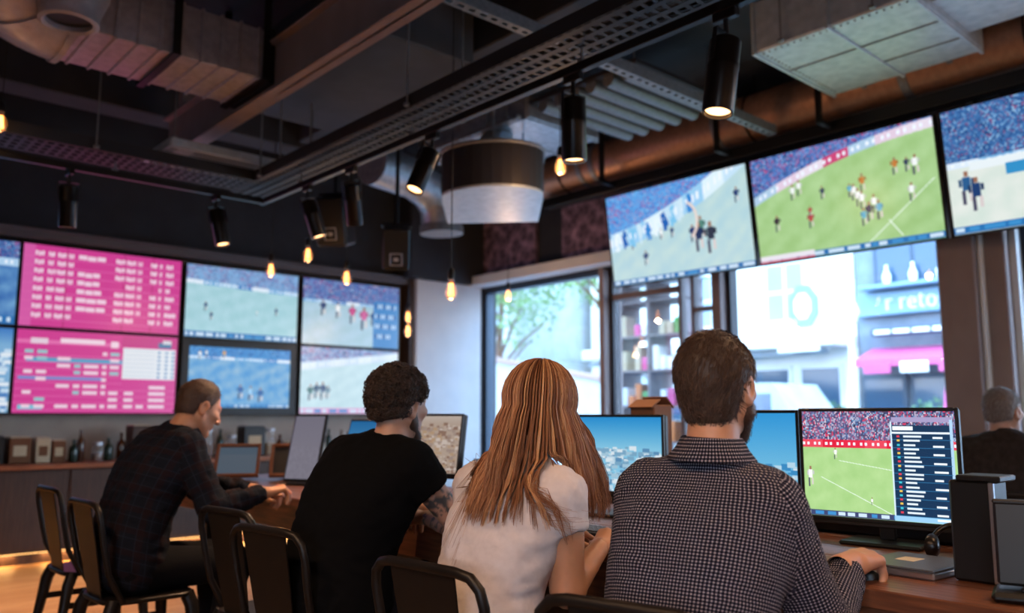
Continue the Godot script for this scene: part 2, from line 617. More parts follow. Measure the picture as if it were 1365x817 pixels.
# a hand from wrist (origin) along -z, back of the hand up; side +1 right, -1 left
func hand(mb: MB, xf: Transform3D, side: float, curl: float, colf: Callable, size := 1.0) -> void:
	var f := Field.new(Vector3(-0.09, -0.12, -0.22), Vector3(0.09, 0.06, 0.07), 0.004)
	var kn := [Vector3(-0.031, 0.002, -0.088), Vector3(-0.010, 0.006, -0.092), Vector3(0.011, 0.003, -0.087), Vector3(0.030, -0.004, -0.078)]
	var ln := [[0.044, 0.027, 0.021], [0.048, 0.031, 0.022], [0.044, 0.028, 0.021], [0.034, 0.022, 0.019]]
	f.cap(Vector3(0, 0, 0.06), Vector3(0, 0, -0.005), 0.028, 0.026, 0.01)
	for i in 4:
		var k: Vector3 = kn[i]
		k.x *= side
		var w := Vector3(k.x * 0.55, -0.002, -0.012)
		f.cap(w, k, 0.0165, 0.0115, 0.014)
		var ang := -0.15 - curl * (0.75 + 0.12 * i)
		var p := k
		for s in 3:
			var dir := Basis(Vector3.UP, (0.10 - 0.07 * i) * side) * Vector3(0, sin(ang), -cos(ang))
			var q: Vector3 = p + dir * ln[i][s]
			f.cap(p, q, 0.0098 - 0.001 * s, 0.0088 - 0.001 * s, 0.004)
			p = q
			ang -= curl * (0.95 if s == 0 else 0.6)
	var b := Vector3(-0.022 * side, -0.008, -0.02)
	var q1 := b + Vector3(-0.026 * side, -0.012, -0.03)
	var q2 := q1 + Vector3(-0.010 * side, -0.010 * (1 + curl), -0.032)
	var q3 := q2 + Vector3(0.006 * side, -0.006, -0.026)
	f.cap(b, q1, 0.016, 0.0125, 0.01)
	f.cap(q1, q2, 0.0115, 0.0105, 0.004)
	f.cap(q2, q3, 0.0105, 0.0085, 0.004)
	f.net()
	f.emit(mb, xf * Transform3D(Basis.from_scale(Vector3.ONE * size), Vector3.ZERO), colf)

func aim(dir: Vector3, up: Vector3) -> Basis:
	var z := -dir.normalized()
	var x := up.cross(z).normalized()
	return Basis(x, z.cross(x), z)

var ARC := PackedFloat32Array()

func arc_of(t: float) -> float:
	if ARC.is_empty():
		var s := 0.0
		for i in 129:
			ARC.append(s)
			var a := -PI + TAU * (i + 0.5) / 128
			s += sqrt(pow(0.2 * cos(a), 2) + pow(0.118 * sin(a), 2)) * TAU / 128
	var q := clampf((t + PI) / TAU * 128, 0, 127.999)
	return lerpf(ARC[int(q)], ARC[int(q) + 1], q - int(q))

func seated(S: Dictionary) -> Node3D:
	var rng := RandomNumberGenerator.new()
	rng.seed = S.get("seed", 3)
	var pel: Vector3 = S.pelvis
	var root := thing("person", S.label, "person", Vector3(pel.x, 0, pel.z), -deg_to_rad(S.az), "people seated at the bar desk")
	var T := root.transform.affine_inverse()
	var hb: Basis = Basis(Vector3.UP, -deg_to_rad(S.head_az - S.az)) * Basis(Vector3.RIGHT, deg_to_rad(S.get("head_pitch", 0.0))) * Basis(Vector3.BACK, deg_to_rad(S.get("head_roll", 0.0)))
	var fem: float = S.get("fem", 1.0)
	var hs: float = S.get("head_size", 1.0)
	var J := {"wide": S.get("wide", 1.0), "thick": S.get("thick", 1.0), "hip_right": Vector3.RIGHT}
	J.pelvis = T * pel
	J.shL = T * S.shL
	J.shR = T * S.shR
	J.head = T * S.head
	J.top = (J.shL + J.shR) * 0.5 + Vector3(0, 0.0, 0)
	var HX := Transform3D(hb * Basis.from_scale(Vector3.ONE * hs), J.head)
	J.neck = HX * Vector3(0, -0.1, 0.034)
	var md: Vector3 = (J.pelvis + J.top) * 0.5
	J.mid = md + Vector3(0, 0, S.get("hunch", 0.06))
	var ua: float = 0.285 * S.get("limb", 1.0)
	var fa: float = 0.255 * S.get("limb", 1.0)
	J.wrL = T * S.wrL
	J.wrR = T * S.wrR
	var BT := T.basis
	J.elL = solve_elbow(J.shL, J.wrL, ua, fa, BT * S.get("poleL", Vector3(-0.4, -1, -0.5)))
	J.elR = solve_elbow(J.shR, J.wrR, ua, fa, BT * S.get("poleR", Vector3(-0.4, -1, 0.5)))
	for s in ["L", "R"]:
		var w: Vector3 = J["wr" + s]; var e: Vector3 = J["el" + s]
		J["wr" + s] = e + (w - e).normalized() * minf((w - e).length(), fa)
	for s in [-1.0, 1.0]:
		var k := "L" if s < 0 else "R"
		J["hip" + k] = J.pelvis + Vector3(0.09 * s, -0.02, -0.02)
		J["knee" + k] = Vector3(0.13 * s, 0.53, -0.44)
		J["ank" + k] = Vector3(0.13 * s, 0.09, -0.42 + 0.06 * s)
	# --- skin: one continuous body
	var lo: Vector3 = J.pelvis
	var hi: Vector3 = J.pelvis
	for k in J:
		if J[k] is Vector3 and k != "hip_right":
			lo = lo.min(J[k]); hi = hi.max(J[k])
	lo -= Vector3.ONE * 0.16; hi += Vector3.ONE * 0.16
	lo.y = 0.0
	var b := Field.new(lo, hi, 0.0125)
	torso(b, J, -0.006, 0)
	b.cap(J.top, J.neck, 0.058 * hs * fem, 0.052 * hs * fem, 0.03, 0)
	for s in ["L", "R"]:
		var am: float = S.get("arm", 1.0)
		b.cap(J["sh" + s], J["el" + s], 0.053 * am, 0.040 * am, 0.03, 1)
		b.cap(J["el" + s], J["wr" + s], 0.041 * am, 0.027, 0.02, 1)
		b.cap(J["hip" + s], J["knee" + s], 0.082, 0.058, 0.04, 0)
		b.cap(J["knee" + s], J["ank" + s], 0.056, 0.038, 0.03, 0)
		b.cap(J["ank" + s] + Vector3(0, -0.045, 0.02), J["ank" + s] + Vector3(0, -0.055, -0.13), 0.035, 0.028, 0.02, 0)
	b.net()
	var skin: Color = S.skin
	var tn := FastNoiseLite.new()
	tn.seed = 5; tn.frequency = 26.0; tn.fractal_octaves = 3
	var ink: bool = S.get("tattoo", false)
	var colf := func(p: Vector3, gq: int) -> Color:
		var v := 1.0 + 0.10 * tn.get_noise_3dv(p * 1.7)
		if gq == 4: v *= 1.0
		if ink and gq == 1 and p.x > 0.0:
			var q := absf(tn.get_noise_3dv(p))
			if q < 0.10 or tn.get_noise_3dv(p * 0.6) > 0.22:
				return Color(0.055, 0.06, 0.065)
		return Color(skin.r * v, skin.g * v, skin.b * v)
	var facef := func(p: Vector3, gq: int) -> Color:
		var v := 1.0 + 0.10 * tn.get_noise_3dv(p * 1.7)
		if gq == 3: return Color(skin.r * 0.85, skin.g * 0.6, skin.b * 0.6)
		if gq == 2 and p.z < -0.084:
			return Color(0.05, 0.03, 0.02) if p.z < -0.0872 else Color(0.55, 0.5, 0.46)
		return Color(skin.r * v, skin.g * v, skin.b * v)
	var mb := MB.new()
	b.emit(mb, Transform3D.IDENTITY, colf)
	var hf := head_field(fem, S.get("head_cell", 0.0042))
	hf.emit(mb, HX, facef)
	for s in ["L", "R"]:
		var dir: Vector3 = J["wr" + s] - J["el" + s]
		var hd := dir.normalized()
		if S.has("hand" + s):
			hd = (BT * S["hand" + s]).normalized()
		var palm_col := func(_p: Vector3, _g: int) -> Color: return skin
		hand(mb, Transform3D(aim(hd, BT * S.get("palm_up" + s, Vector3.UP)), J["wr" + s]), 1.0 if s == "R" else -1.0, S.get("curl", 0.5), palm_col, S.get("hand_size", 1.0))
	part(root, "body", mb, mat.skin)
	# --- trousers and shoes
	var tf := Field.new(Vector3(lo.x, 0.06, lo.z), Vector3(hi.x, J.pelvis.y + 0.2, hi.z), 0.0125)
	tf.cap(J.pelvis + Vector3(-0.085, 0, 0) * J.wide, J.pelvis + Vector3(0.085, 0, 0) * J.wide, 0.118 * J.thick + 0.012, 0.118 * J.thick + 0.012, 0.05)
	for s in ["L", "R"]:
		tf.cap(J["hip" + s], J["knee" + s], 0.098, 0.074, 0.05)
		tf.cap(J["knee" + s], J["ank" + s], 0.072, 0.055, 0.03, 0, 0.96)
	tf.net()
	mb = MB.new()
	tf.emit(mb)
	part(root, "trousers", mb, mat[S.get("trousers", "dark_denim")])
	for s in ["L", "R"]:
		mb = MB.new()
		var ft := Field.new(J["ank" + s] - Vector3(0.09, 0.1, 0.24), J["ank" + s] + Vector3(0.09, 0.1, 0.12), 0.009)
		ft.cap(J["ank" + s] + Vector3(0, -0.04, 0.03), J["ank" + s] + Vector3(0, -0.052, -0.14), 0.045, 0.038, 0.03)
		ft.cap(J["ank" + s], J["ank" + s] + Vector3(0, -0.04, 0.01), 0.047, 0.045, 0.03)
		ft.clip(Vector3(0, 0.006, 0), Vector3.DOWN)
		ft.net()
		ft.emit(mb)
		part(root, "shoe", mb, mat.black_leather)
	# --- shirt
	var sl: float = S.get("sleeve", 1.0)  # 1 long, below 1 a share of the upper arm
	var inf: float = S.get("loose", 0.013)
	var sf := Field.new(lo + Vector3(0, J.pelvis.y - 0.14 - lo.y, 0), hi, S.get("cell", 0.0095))
	torso(sf, J, inf, 0)
	for s in ["L", "R"]:
		var grp := 1 if s == "L" else 2
		var am: float = S.get("arm", 1.0)
		if sl >= 1.0:
			sf.cap(J["sh" + s], J["el" + s], 0.056 * am + inf, 0.046 * am + inf, 0.035, grp)
			sf.cap(J["el" + s], J["wr" + s], 0.046 * am + inf, 0.029 + inf * 0.6, 0.02, grp + 2, S.get("cuff", 0.93))
		else:
			var sa: float = S.get("sleeve_wide", am)
			sf.cap(J["sh" + s], J["el" + s], 0.054 * sa + inf, 0.060 * sa + inf, 0.035, grp, sl)
	var hem: Vector3 = J.pelvis + Vector3(0, -0.10, 0)
	sf.clip(hem, Vector3.DOWN)
	# neck opening
	var nd: Vector3 = (J.head - J.top).normalized()
	sf.ell(J.neck + nd * 0.02, Vector3(0.068, 0.07, 0.068) * fem * hs, 0.008, 0, Basis.IDENTITY, true)
	sf.net()
	var wn := FastNoiseLite.new()
	wn.seed = S.get("seed", 3) + 20; wn.frequency = 5.0; wn.fractal_octaves = 3
	var amp: float = S.get("crease", 0.006)
	for i in sf.verts.size():
		var p := sf.verts[i]
		var q := Vector3(p.x * 1.2 + p.y * 0.5, p.y * 2.1, p.z * 1.2)
		if sf.vg[i] > 0:
			q = Vector3(p.x * 1.6, p.y * 1.6, p.z * 2.4)
		var fold := 0.6 - absf(wn.get_noise_3dv(q)) * 2.2
		sf.verts[i] = p + sf.norms[i] * amp * (fold + 0.25) * (1.35 if sf.vg[i] > 2 else 1.0)
	sf.renormal()
	var uvf := func(p: Vector3, gq: int) -> Vector2:
		if gq == 0:
			var len: float = (J.top - J.pelvis).length()
			var t := clampf((p - J.pelvis).dot(J.top - J.pelvis) / (len * len), 0.0, 1.1)
			var c := spine(J, t)
			var r: Vector3 = Vector3.RIGHT.lerp((J.shR - J.shL).normalized(), clampf(t, 0, 1)).normalized()
			var back := r.cross(Vector3.UP).normalized()
			var a := atan2((p - c).dot(r) / 0.2, (p - c).dot(back) / 0.118)
			return Vector2(arc_of(a), -p.y + 0.35 * p.z)
		var k := "L" if gq in [1, 3] else "R"
		var s: Vector3 = J["sh" + k] if gq < 3 else J["el" + k]
		var e: Vector3 = J["el" + k] if gq < 3 else J["wr" + k]
		var ax: Vector3 = (e - s).normalized()
		var x := ax.cross(Vector3.BACK if absf(ax.z) < 0.9 else Vector3.RIGHT).normalized()
		var q := p - s
		return Vector2(atan2(q.dot(ax.cross(x)), q.dot(x)) * 0.0573, q.dot(ax) + (0.3 if gq > 2 else 0.0))
	mb = MB.new()
	arc_of(0.0)
	sf.emit(mb, Transform3D.IDENTITY, null, uvf, {0: ARC[128], 1: TAU * 0.0573, 2: TAU * 0.0573, 3: TAU * 0.0573, 4: TAU * 0.0573})
	part(root, "shirt", mb, mat[S.shirt], S.get("shirt_label", ""))
	# --- collar
	if S.has("collar"):
		mb = MB.new()
		var up2: Vector3 = (J.head - J.top + Vector3(0, 0.1, 0)).normalized()
		var cb := aim(Vector3.FORWARD, up2)
		var cx := Transform3D(cb, J.neck + Vector3(0, -0.022, 0.008))
		var kk: float = S.collar
		var prof := [Vector2(0.070, -0.03), Vector2(0.063, 0.004), Vector2(0.061, 0.014), Vector2(0.064, 0.018), Vector2(0.068, 0.015), Vector2(0.080, -0.008), Vector2(0.098, -0.030), Vector2(0.096, -0.034), Vector2(0.07, -0.01)]
		for i in prof.size():
			prof[i] = prof[i] * kk
		mb.lathe(prof, 40, cx, TAU * 0.86, PI / 2 + TAU * 0.07)
		for i in mb.uv.size():
			mb.uv[i] = Vector2(mb.uv[i].x * 0.5, mb.v[i].y)
		part(root, "collar", mb, mat[S.shirt])
	if S.has("hair"):
		S.hair.call(root, HX, J, sf, rng)
	return root

func hair_short(c0: Color, c1: Color, thick: float, nape: float, count: int, recede := 0.0, beard := 0.0) -> Callable:
	return func(root: Node3D, HX: Transform3D, _J: Dictionary, _sf: Field, rng: RandomNumberGenerator) -> void:
		var f := hair_cap(thick, nape, 0.0, rng.seed, recede)
		var mb := MB.new()
		f.emit(mb, HX, func(_p: Vector3, _g: int) -> Color: return c0)
		hairs(mb, f, HX, count, rng, 0.020, 0.0016, func(p: Vector3, _n: Vector3) -> Vector3: return Vector3(p.x * 2.0, -0.6 - p.y * 2.0, 0.5 + p.y * 4.0), c0, c1)
		part(root, "hair", mb, mat.hair)
		if beard > 0.0:
			var bf := Field.new(Vector3(-0.11, -0.16, -0.14), Vector3(0.11, 0.03, 0.06), 0.0045)
			for s in [-1.0, 1.0]:
				bf.cap(Vector3(0.057 * s, -0.02, -0.006), Vector3(0.054 * s, -0.05, -0.006), 0.016, 0.021, 0.02)
				bf.cap(Vector3(0.054 * s, -0.05, -0.006), Vector3(0.02 * s, -0.102, -0.062), 0.022 + beard, 0.023 + beard, 0.025)
				bf.cap(Vector3(0.028 * s, -0.052, -0.08), Vector3(0.024 * s, -0.085, -0.072), 0.010, 0.012, 0.01)
				bf.cap(Vector3(0.0, -0.040, -0.093), Vector3(0.022 * s, -0.048, -0.083), 0.006, 0.006, 0.01)
			bf.ell(Vector3(0, -0.1, -0.072), Vector3(0.022, 0.02, 0.02) + Vector3.ONE * beard, 0.02)
			bf.net()
			mb = MB.new()
			bf.emit(mb, HX, func(_p: Vector3, _g: int) -> Color: return c0 * 1.3)
			hairs(mb, bf, HX, 900, rng, 0.010, 0.0013, func(_p: Vector3, _n: Vector3) -> Vector3: return Vector3(0, -1, -0.2), c0, c1, 0.5)
			part(root, "beard", mb, mat.hair)

func hair_curly(c0: Color, c1: Color) -> Callable:
	return func(root: Node3D, HX: Transform3D, _J: Dictionary, _sf: Field, rng: RandomNumberGenerator) -> void:
		var f := hair_cap(0.016, -0.045, 0.006, 9)
		var mb := MB.new()
		f.emit(mb, HX, func(_p: Vector3, _g: int) -> Color: return c0)
		for i in 1500:
			var k := rng.randi() % f.verts.size()
			var n := f.norms[k]
			var p := f.verts[k]
			var x := n.cross(Vector3(rng.randf() - 0.5, rng.randf() - 0.5, rng.randf() - 0.5)).normalized()
			var y := n.cross(x)
			var r := rng.randf_range(0.006, 0.011)
			var up := 0.004 + 0.010 * clampf((p.y + 0.03) / 0.1, 0.15, 1.0)
			var pts := []
			var turns := rng.randf_range(0.8, 1.4)
			for j in 8:
				var a := TAU * turns * j / 7.0
				pts.append(HX * (p + x * cos(a) * r + y * (sin(a) * r + 0.010 * j / 7.0) + n * (up * sin(PI * j / 7.0) + 0.001)))
			mb.col = c0.lerp(c1, rng.randf())
			strand(mb, pts, 0.0032)
		part(root, "hair", mb, mat.hair)
		var bf := Field.new(Vector3(-0.11, -0.16, -0.14), Vector3(0.11, 0.03, 0.06), 0.0045)
		for s in [-1.0, 1.0]:
			bf.cap(Vector3(0.058 * s, -0.01, -0.004), Vector3(0.052 * s, -0.05, -0.004), 0.014, 0.0205, 0.02)
			bf.cap(Vector3(0.052 * s, -0.05, -0.004), Vector3(0.02 * s, -0.1, -0.062), 0.0215, 0.021, 0.025)
		bf.ell(Vector3(0, -0.1, -0.071), Vector3(0.022, 0.02, 0.019), 0.02)
		bf.net()
		mb = MB.new()
		bf.emit(mb, HX, func(_p: Vector3, _g: int) -> Color: return Color(0.05, 0.03, 0.022))
		hairs(mb, bf, HX, 600, rng, 0.006, 0.0012, func(_p: Vector3, _n: Vector3) -> Vector3: return Vector3(0, -1, -0.2), c0, c1, 0.6)
		part(root, "beard", mb, mat.hair)

func hair_long(c0: Color, c1: Color, c2: Color, floor_y: float) -> Callable:
	return func(root: Node3D, HX: Transform3D, J: Dictionary, sf: Field, rng: RandomNumberGenerator) -> void:
		var mb := MB.new()
		var f := hair_cap(0.008, -0.075, 0.0, 4)
		f.emit(mb, HX, func(_p: Vector3, _g: int) -> Color: return c0)
		var nz := FastNoiseLite.new()
		nz.seed = 12; nz.frequency = 1.0
		for i in 3000:
			var side := -1.0 if rng.randf() < 0.5 else 1.0
			var th := rng.randf_range(0.0, 2.2) * side      # 0 is the back, pi the face
			var lock: float = roundf(th * 13.0) / 13.0
			th = lerpf(th, lock, 0.55)
			var e0 := rng.randf_range(0.25, 1.5)
			var lay := rng.randf_range(0.006, 0.027)
			var R := Vector3(0.076 + lay, 0.091 + lay, 0.096 + lay)
			var pts := []
			var e1 := -0.25
			for j in 6:
				var e := lerpf(e0, e1, j / 5.0)
				pts.append(HX * (Vector3(sin(th) * cos(e) * R.x, 0.036 + sin(e) * R.y, 0.014 + cos(th) * cos(e) * R.z)))
			var p: Vector3 = pts[5]
			var head: Vector3 = J.head
			var out := Vector3(p.x - head.x, 0, p.z - head.z).normalized()
			var w := nz.get_noise_2d(th * 6.0, 0.5)
			var endy := floor_y + rng.randf_range(-0.012, 0.045) + 0.02 * w
			if absf(th) > 1.5:
				endy += 0.0
			var n := 9
			var start := p
			for j in range(1, n + 1):
				var s := float(j) / n
				var q := Vector3(start.x, lerpf(start.y, endy, s), start.z)
				var spread := 0.028 * sin(s * 2.2) + 0.012 * nz.get_noise_2d(lock * 9.0, s * 2.5 + 3.0)
				q += out * spread
				q.x += 0.018 * nz.get_noise_2d(lock * 20.0 + 50.0, s * 2.0) * s
				if absf(th) < 1.0:
					q.z += 0.085 * s * cos(th * 1.4)
				else:
					q.z -= 0.11 * s * (absf(th) - 0.9)
				for r in 3:
					var dd := sf.at(q)
					if dd > 0.010 + lay * 0.5:
						break
					q += sf.grad(q) * (0.010 + lay * 0.5 - dd)
				pts.append(q)
			var t := clampf(0.5 + 0.7 * nz.get_noise_1d(lock * 31.0) + rng.randf_range(-0.3, 0.3), 0, 1)
			mb.col = c0.lerp(c1, t * 2.0) if t < 0.5 else c1.lerp(c2, t * 2.0 - 1.0)
			strand(mb, pts, rng.randf_range(0.002, 0.0036))
		part(root, "hair", mb, mat.hair, "long straight copper-blonde hair")

# ---------------------------------------------------------------- pictures on screens
func tex(im: Image) -> ImageTexture:
	return ImageTexture.create_from_image(im)

func rect(im: Image, x: float, y: float, w: float, h: float, c: Color) -> void:
	var W := im.get_width(); var H := im.get_height()
	im.fill_rect(Rect2i(int(x * W), int(y * H), maxi(1, int(w * W)), maxi(1, int(h * H))), c)

# a match on television; o: top crowd line, stand line, pitch colours ...
func match_picture(o: Dictionary) -> Image:
	var W := 384; var H := 216
	var rng := RandomNumberGenerator.new()
	rng.seed = o.seed
	var nz := FastNoiseLite.new()
	nz.seed = o.seed; nz.frequency = 0.02; nz.fractal_octaves = 3
	var im := Image.create(W, H, false, Image.FORMAT_RGB8)
	var crowd: Array = o.crowd
	var grass: Color = o.grass
	var grass2: Color = o.grass2
	var ads: Array = o.ads
	var blk := PackedInt32Array()
	blk.resize((W / 3 + 1) * (H / 3 + 1))
	for i in blk.size():
		blk[i] = rng.randi() % crowd.size()
	var slant: float = o.get("slant", 0.0)
	var curve: float = o.get("curve", 0.0)
	for y in H:
		for x in W:
			var fx := float(x) / W
			var base: float = o.line + slant * fx + curve * fx * fx
			var fy := float(y) / H - base
			var n := nz.get_noise_2d(x, y)
			var c: Color
			if fy < -o.ad:
				c = crowd[blk[(y / 3) * (W / 3) + x / 3]]
				c = c.lerp(o.haze, clampf(o.get("mist", 0.4) + 0.5 * n, 0, 1))
			elif fy < 0.0:
				var k := int(fx * 7.0 + o.seed) % ads.size()
				c = ads[k]
				if (int(fx * 63.0) * 7 + o.seed) % 5 < 2 and fy > -o.ad * 0.7 and fy < -o.ad * 0.3:
					c = Color(0.92, 0.95, 1.0)
			else:
				var stripe := 0.5 + 0.5 * sin((fx * 9.0 + fy * 14.0) * 2.2)
				c = grass.lerp(grass2, clampf(0.35 * stripe + 0.35 + 0.5 * n, 0, 1))
			im.set_pixel(x, y, c)
	for l in o.get("lines", []):
		for i in 260:
			var t := i / 259.0
			rect(im, lerpf(l[0], l[2], t), lerpf(l[1], l[3], t), 0.006, 0.008, Color(0.9, 0.96, 0.92))
	for p in o.get("players", []):
		var s: float = p[2] * 1.45
		var k := s * 0.6
		var kit: Color = p[3]
		var y: float = p[1] - 0.15 * s
		rect(im, p[0] - 0.10 * k, y, 0.2 * k, 0.34 * s, kit)
		rect(im, p[0] - 0.18 * k, y + 0.04 * s, 0.08 * k, 0.2 * s, kit.darkened(0.2))
		rect(im, p[0] + 0.1 * k, y + 0.04 * s, 0.08 * k, 0.16 * s, kit.darkened(0.2))
		rect(im, p[0] - 0.05 * k, y - 0.14 * s, 0.1 * k, 0.14 * s, C(150, 105, 85))
		rect(im, p[0] - 0.12 * k, y + 0.34 * s, 0.09 * k, 0.36 * s, C(70, 70, 95))
		rect(im, p[0] + 0.04 * k, y + 0.34 * s, 0.09 * k, 0.28 * s, C(210, 200, 200))
	var bar: float = o.get("bar", 0.06)
	if bar > 0.0:
		rect(im, 0, 1.0 - bar, 1, bar, o.get("bar_color", C(40, 110, 175)))
		var x := 0.01
		while x < 0.97:
			var w := rng.randf_range(0.02, 0.09)
			rect(im, x, 1.0 - bar * 0.8, w, bar * 0.6, C(200, 222, 240) if rng.randf() < 0.65 else C(60, 140, 200))
			x += w + rng.randf_range(0.008, 0.03)
	if o.get("scorebug", false):
		rect(im, 0, 0.935, 0.33, 0.05, C(226, 222, 232))
		rect(im, 0, 0.985, 0.33, 0.015, C(200, 40, 110))
	return im

func pink_table(seed_: int, kind: int) -> Image:
	var W := 512; var H := 288
	var rng := RandomNumberGenerator.new()
	rng.seed = seed_
	var im := Image.create(W, H, false, Image.FORMAT_RGB8)
	var base := C(208, 62, 148)
	im.fill(base)
	if kind == 0:
		rect(im, 0, 0, 0.07, 1, C(214, 92, 168))
		for x in [0.25, 0.61, 0.8]:
			rect(im, x, 0, 0.012, 1, C(190, 52, 128))
		for r in 8:
			var y := 0.075 + r * 0.108
			rect(im, 0, y + 0.072, 1, 0.012, C(220, 100, 172))
			var cols := [[0.07, 0.055], [0.145, 0.03 + 0.02 * rng.randf()], [0.20, 0.052], [0.265, 0.035], [0.325, 0.13 + 0.06 * rng.randf()], [0.56, 0.06], [0.63, 0.06], [0.705, 0.03], [0.79, 0.045], [0.85, 0.022], [0.895, 0.03 + 0.06 * rng.randf()]]
			for q in cols:
				if r > 0 and rng.randf() < 0.08:
					continue
				for k in 3:  # a word of short letters
					rect(im, q[0] + q[1] * k / 3.0, y + 0.006 * (k % 2), q[1] / 3.0 * 0.93, 0.058, C(238, 205, 226))
	else:
		rect(im, 0, 0.12, 0.62, 0.05, C(226, 110, 176))
		rect(im, 0.63, 0.02, 0.37, 0.14, C(196, 58, 138))
		rect(im, 0.64, 0.17, 0.35, 0.4, C(226, 232, 240))
		for k in 7:
			rect(im, 0.65, 0.2 + k * 0.054, 0.2, 0.008, C(190, 205, 222))
			for x in [0.87, 0.92, 0.965]:
				rect(im, x, 0.2 + k * 0.054, 0.018, 0.026, C(60, 130, 185))
		rect(im, 0.87, 0.08, 0.09, 0.07, C(75, 125, 165))
		rect(im, 0.9, 0.05, 0.06, 0.05, C(215, 215, 225))
		rect(im, 0.08, 0.1, 0.1, 0.07, C(228, 205, 222))
		rect(im, 0.25, 0.09, 0.27, 0.06, C(240, 214, 230))
		rect(im, 0.56, 0.1, 0.05, 0.08, C(240, 214, 230))
		rect(im, 0.06, 0.33, 0.58, 0.06, C(90, 160, 200))
		rect(im, 0.02, 0.56, 0.5, 0.04, C(120, 140, 205))
		rect(im, 0.03, 0.9, 0.14, 0.06, C(120, 190, 215))
		for r in 9:
			var y := 0.24 + r * 0.082
			rect(im, 0, y + 0.06, 0.64 if r < 5 else 1.0, 0.008, C(224, 110, 178))
			for q in [[0.05, 0.05], [0.12, 0.06], [0.24, 0.08], [0.34, 0.04], [0.40, 0.09], [0.51, 0.03], [0.56, 0.06]]:
				if rng.randf() < 0.72:
					rect(im, q[0], y, q[1], 0.045, C(236, 208, 226) if rng.randf() < 0.8 else C(150, 196, 205))
			if r > 4:
				for q in [[0.66, 0.06], [0.74, 0.05], [0.82, 0.11], [0.95, 0.03]]:
					if rng.randf() < 0.7:
						rect(im, q[0], y, q[1], 0.045, C(236, 208, 226))
	return im

func desktop_match() -> Image:
	var im := match_picture({"seed": 41, "line": 0.345, "ad": 0.075, "mist": 0.2, "crowd": [C(60, 75, 125), C(130, 80, 115), C(40, 50, 90), C(215, 200, 215), C(220, 60, 95), C(90, 140, 185), C(160, 170, 195), C(80, 60, 80)],
		"haze": C(130, 120, 165), "grass": C(176, 212, 146), "grass2": C(158, 200, 128), "ads": [C(215, 30, 60), C(220, 40, 70), C(225, 70, 90)],
		"lines": [[0.12, 0.63, 0.62, 0.97], [0.25, 0.47, 0.62, 0.55]], "players": [[0.23, 0.39, 0.09, C(245, 245, 245)], [0.05, 0.6, 0.16, C(240, 240, 245)], [0.46, 0.83, 0.06, C(245, 245, 245)]], "bar": 0.055, "bar_color": C(60, 70, 110)})
	var rng := RandomNumberGenerator.new()
	rng.seed = 4
	rect(im, 0.605, 0.13, 0.375, 0.83, C(22, 52, 84))
	rect(im, 0.6, 0.1, 0.012, 0.88, C(205, 225, 240))
	rect(im, 0.61, 0.06, 0.37, 0.05, C(160, 150, 190))
	rect(im, 0.615, 0.14, 0.13, 0.04, C(240, 246, 250))
	rect(im, 0.61, 0.19, 0.36, 0.02, C(225, 235, 245))
	rect(im, 0.965, 0.08, 0.02, 0.88, C(170, 205, 235))
	for r in 19:
		var y := 0.225 + r * 0.038
		rect(im, 0.64, y, 0.02, 0.02, [C(220, 60, 80), C(235, 190, 80), C(60, 190, 210)][r % 3])
		rect(im, 0.68, y, rng.randf_range(0.06, 0.12), 0.022, C(222, 232, 240))
		if r % 2 == 0:
			rect(im, 0.86, y + 0.01, rng.randf_range(0.05, 0.09), 0.02, C(232, 240, 246))
			rect(im, 0.61, y + 0.036, 0.36, 0.008, C(50, 120, 170))
	rect(im, 0.6, 0.95, 0.4, 0.05, C(150, 200, 235))
	rect(im, 0.86, 0.96, 0.12, 0.02, C(245, 250, 255))
	return im

# skyline of white houses under a blue sky, mountains, or a blurred blue picture: plain soft blocks
func blocks_picture(seed_: int, sky: Color, sky2: Color, low: Array, line: float) -> Image:
	var W := 256; var H := 160
	var rng := RandomNumberGenerator.new()
	rng.seed = seed_
	var im := Image.create(W, H, false, Image.FORMAT_RGB8)
	for y in H:
		im.fill_rect(Rect2i(0, y, W, 1), sky.lerp(sky2, float(y) / H / line if y < H * line else 1.0))
	for i in 420:
		var y := line + (1.0 - line) * rng.randf()
		var s := 0.02 + 0.06 * rng.randf()
		var c: Color = low[rng.randi() % low.size()]
		rect(im, rng.randf() - 0.03, y - s * 0.6 * rng.randf(), s, s * 0.8, c)
	return im

func screen_mat(called: String, im: Image, energy := 1.0) -> StandardMaterial3D:
	var m := basic(called, Color(0.01, 0.01, 0.012), 0.25)
	m.emission_enabled = true
	m.emission_operator = BaseMaterial3D.EMISSION_OP_MULTIPLY
	m.emission = Color.WHITE
	m.emission_texture = tex(im)
	m.emission_energy_multiplier = energy
	m.texture_repeat = false
	return m

# flat panel facing +z of its node: bezel, screen, back shell
func panel(root: Node3D, w: float, h: float, rim: float, m: Material, called := "screen", deep := 0.045) -> void:
	var mb := MB.new()
	for s in [-1.0, 1.0]:
		mb.box(Vector3(s * (w - rim) / 2, 0, -0.006), Vector3(rim, h, 0.014), 0.003)
		mb.box(Vector3(0, s * (h - rim) / 2, -0.006), Vector3(w - rim * 2, rim, 0.014), 0.003)
	part(root, "bezel", mb, mat.black_plastic)
	mb = MB.new()
	mb.box(Vector3(0, 0, -0.013 - deep / 2), Vector3(w - 0.004, h - 0.004, deep), 0.006)
	part(root, "back_shell", mb, mat.black_plastic)
	mb = MB.new()
	var a := w / 2 - rim + 0.001; var b := h / 2 - rim + 0.001
	mb.quad(Vector3(-a, -b, -0.004), Vector3(a, -b, -0.004), Vector3(a, b, -0.004), Vector3(-a, b, -0.004))
	part(root, called, mb, m)

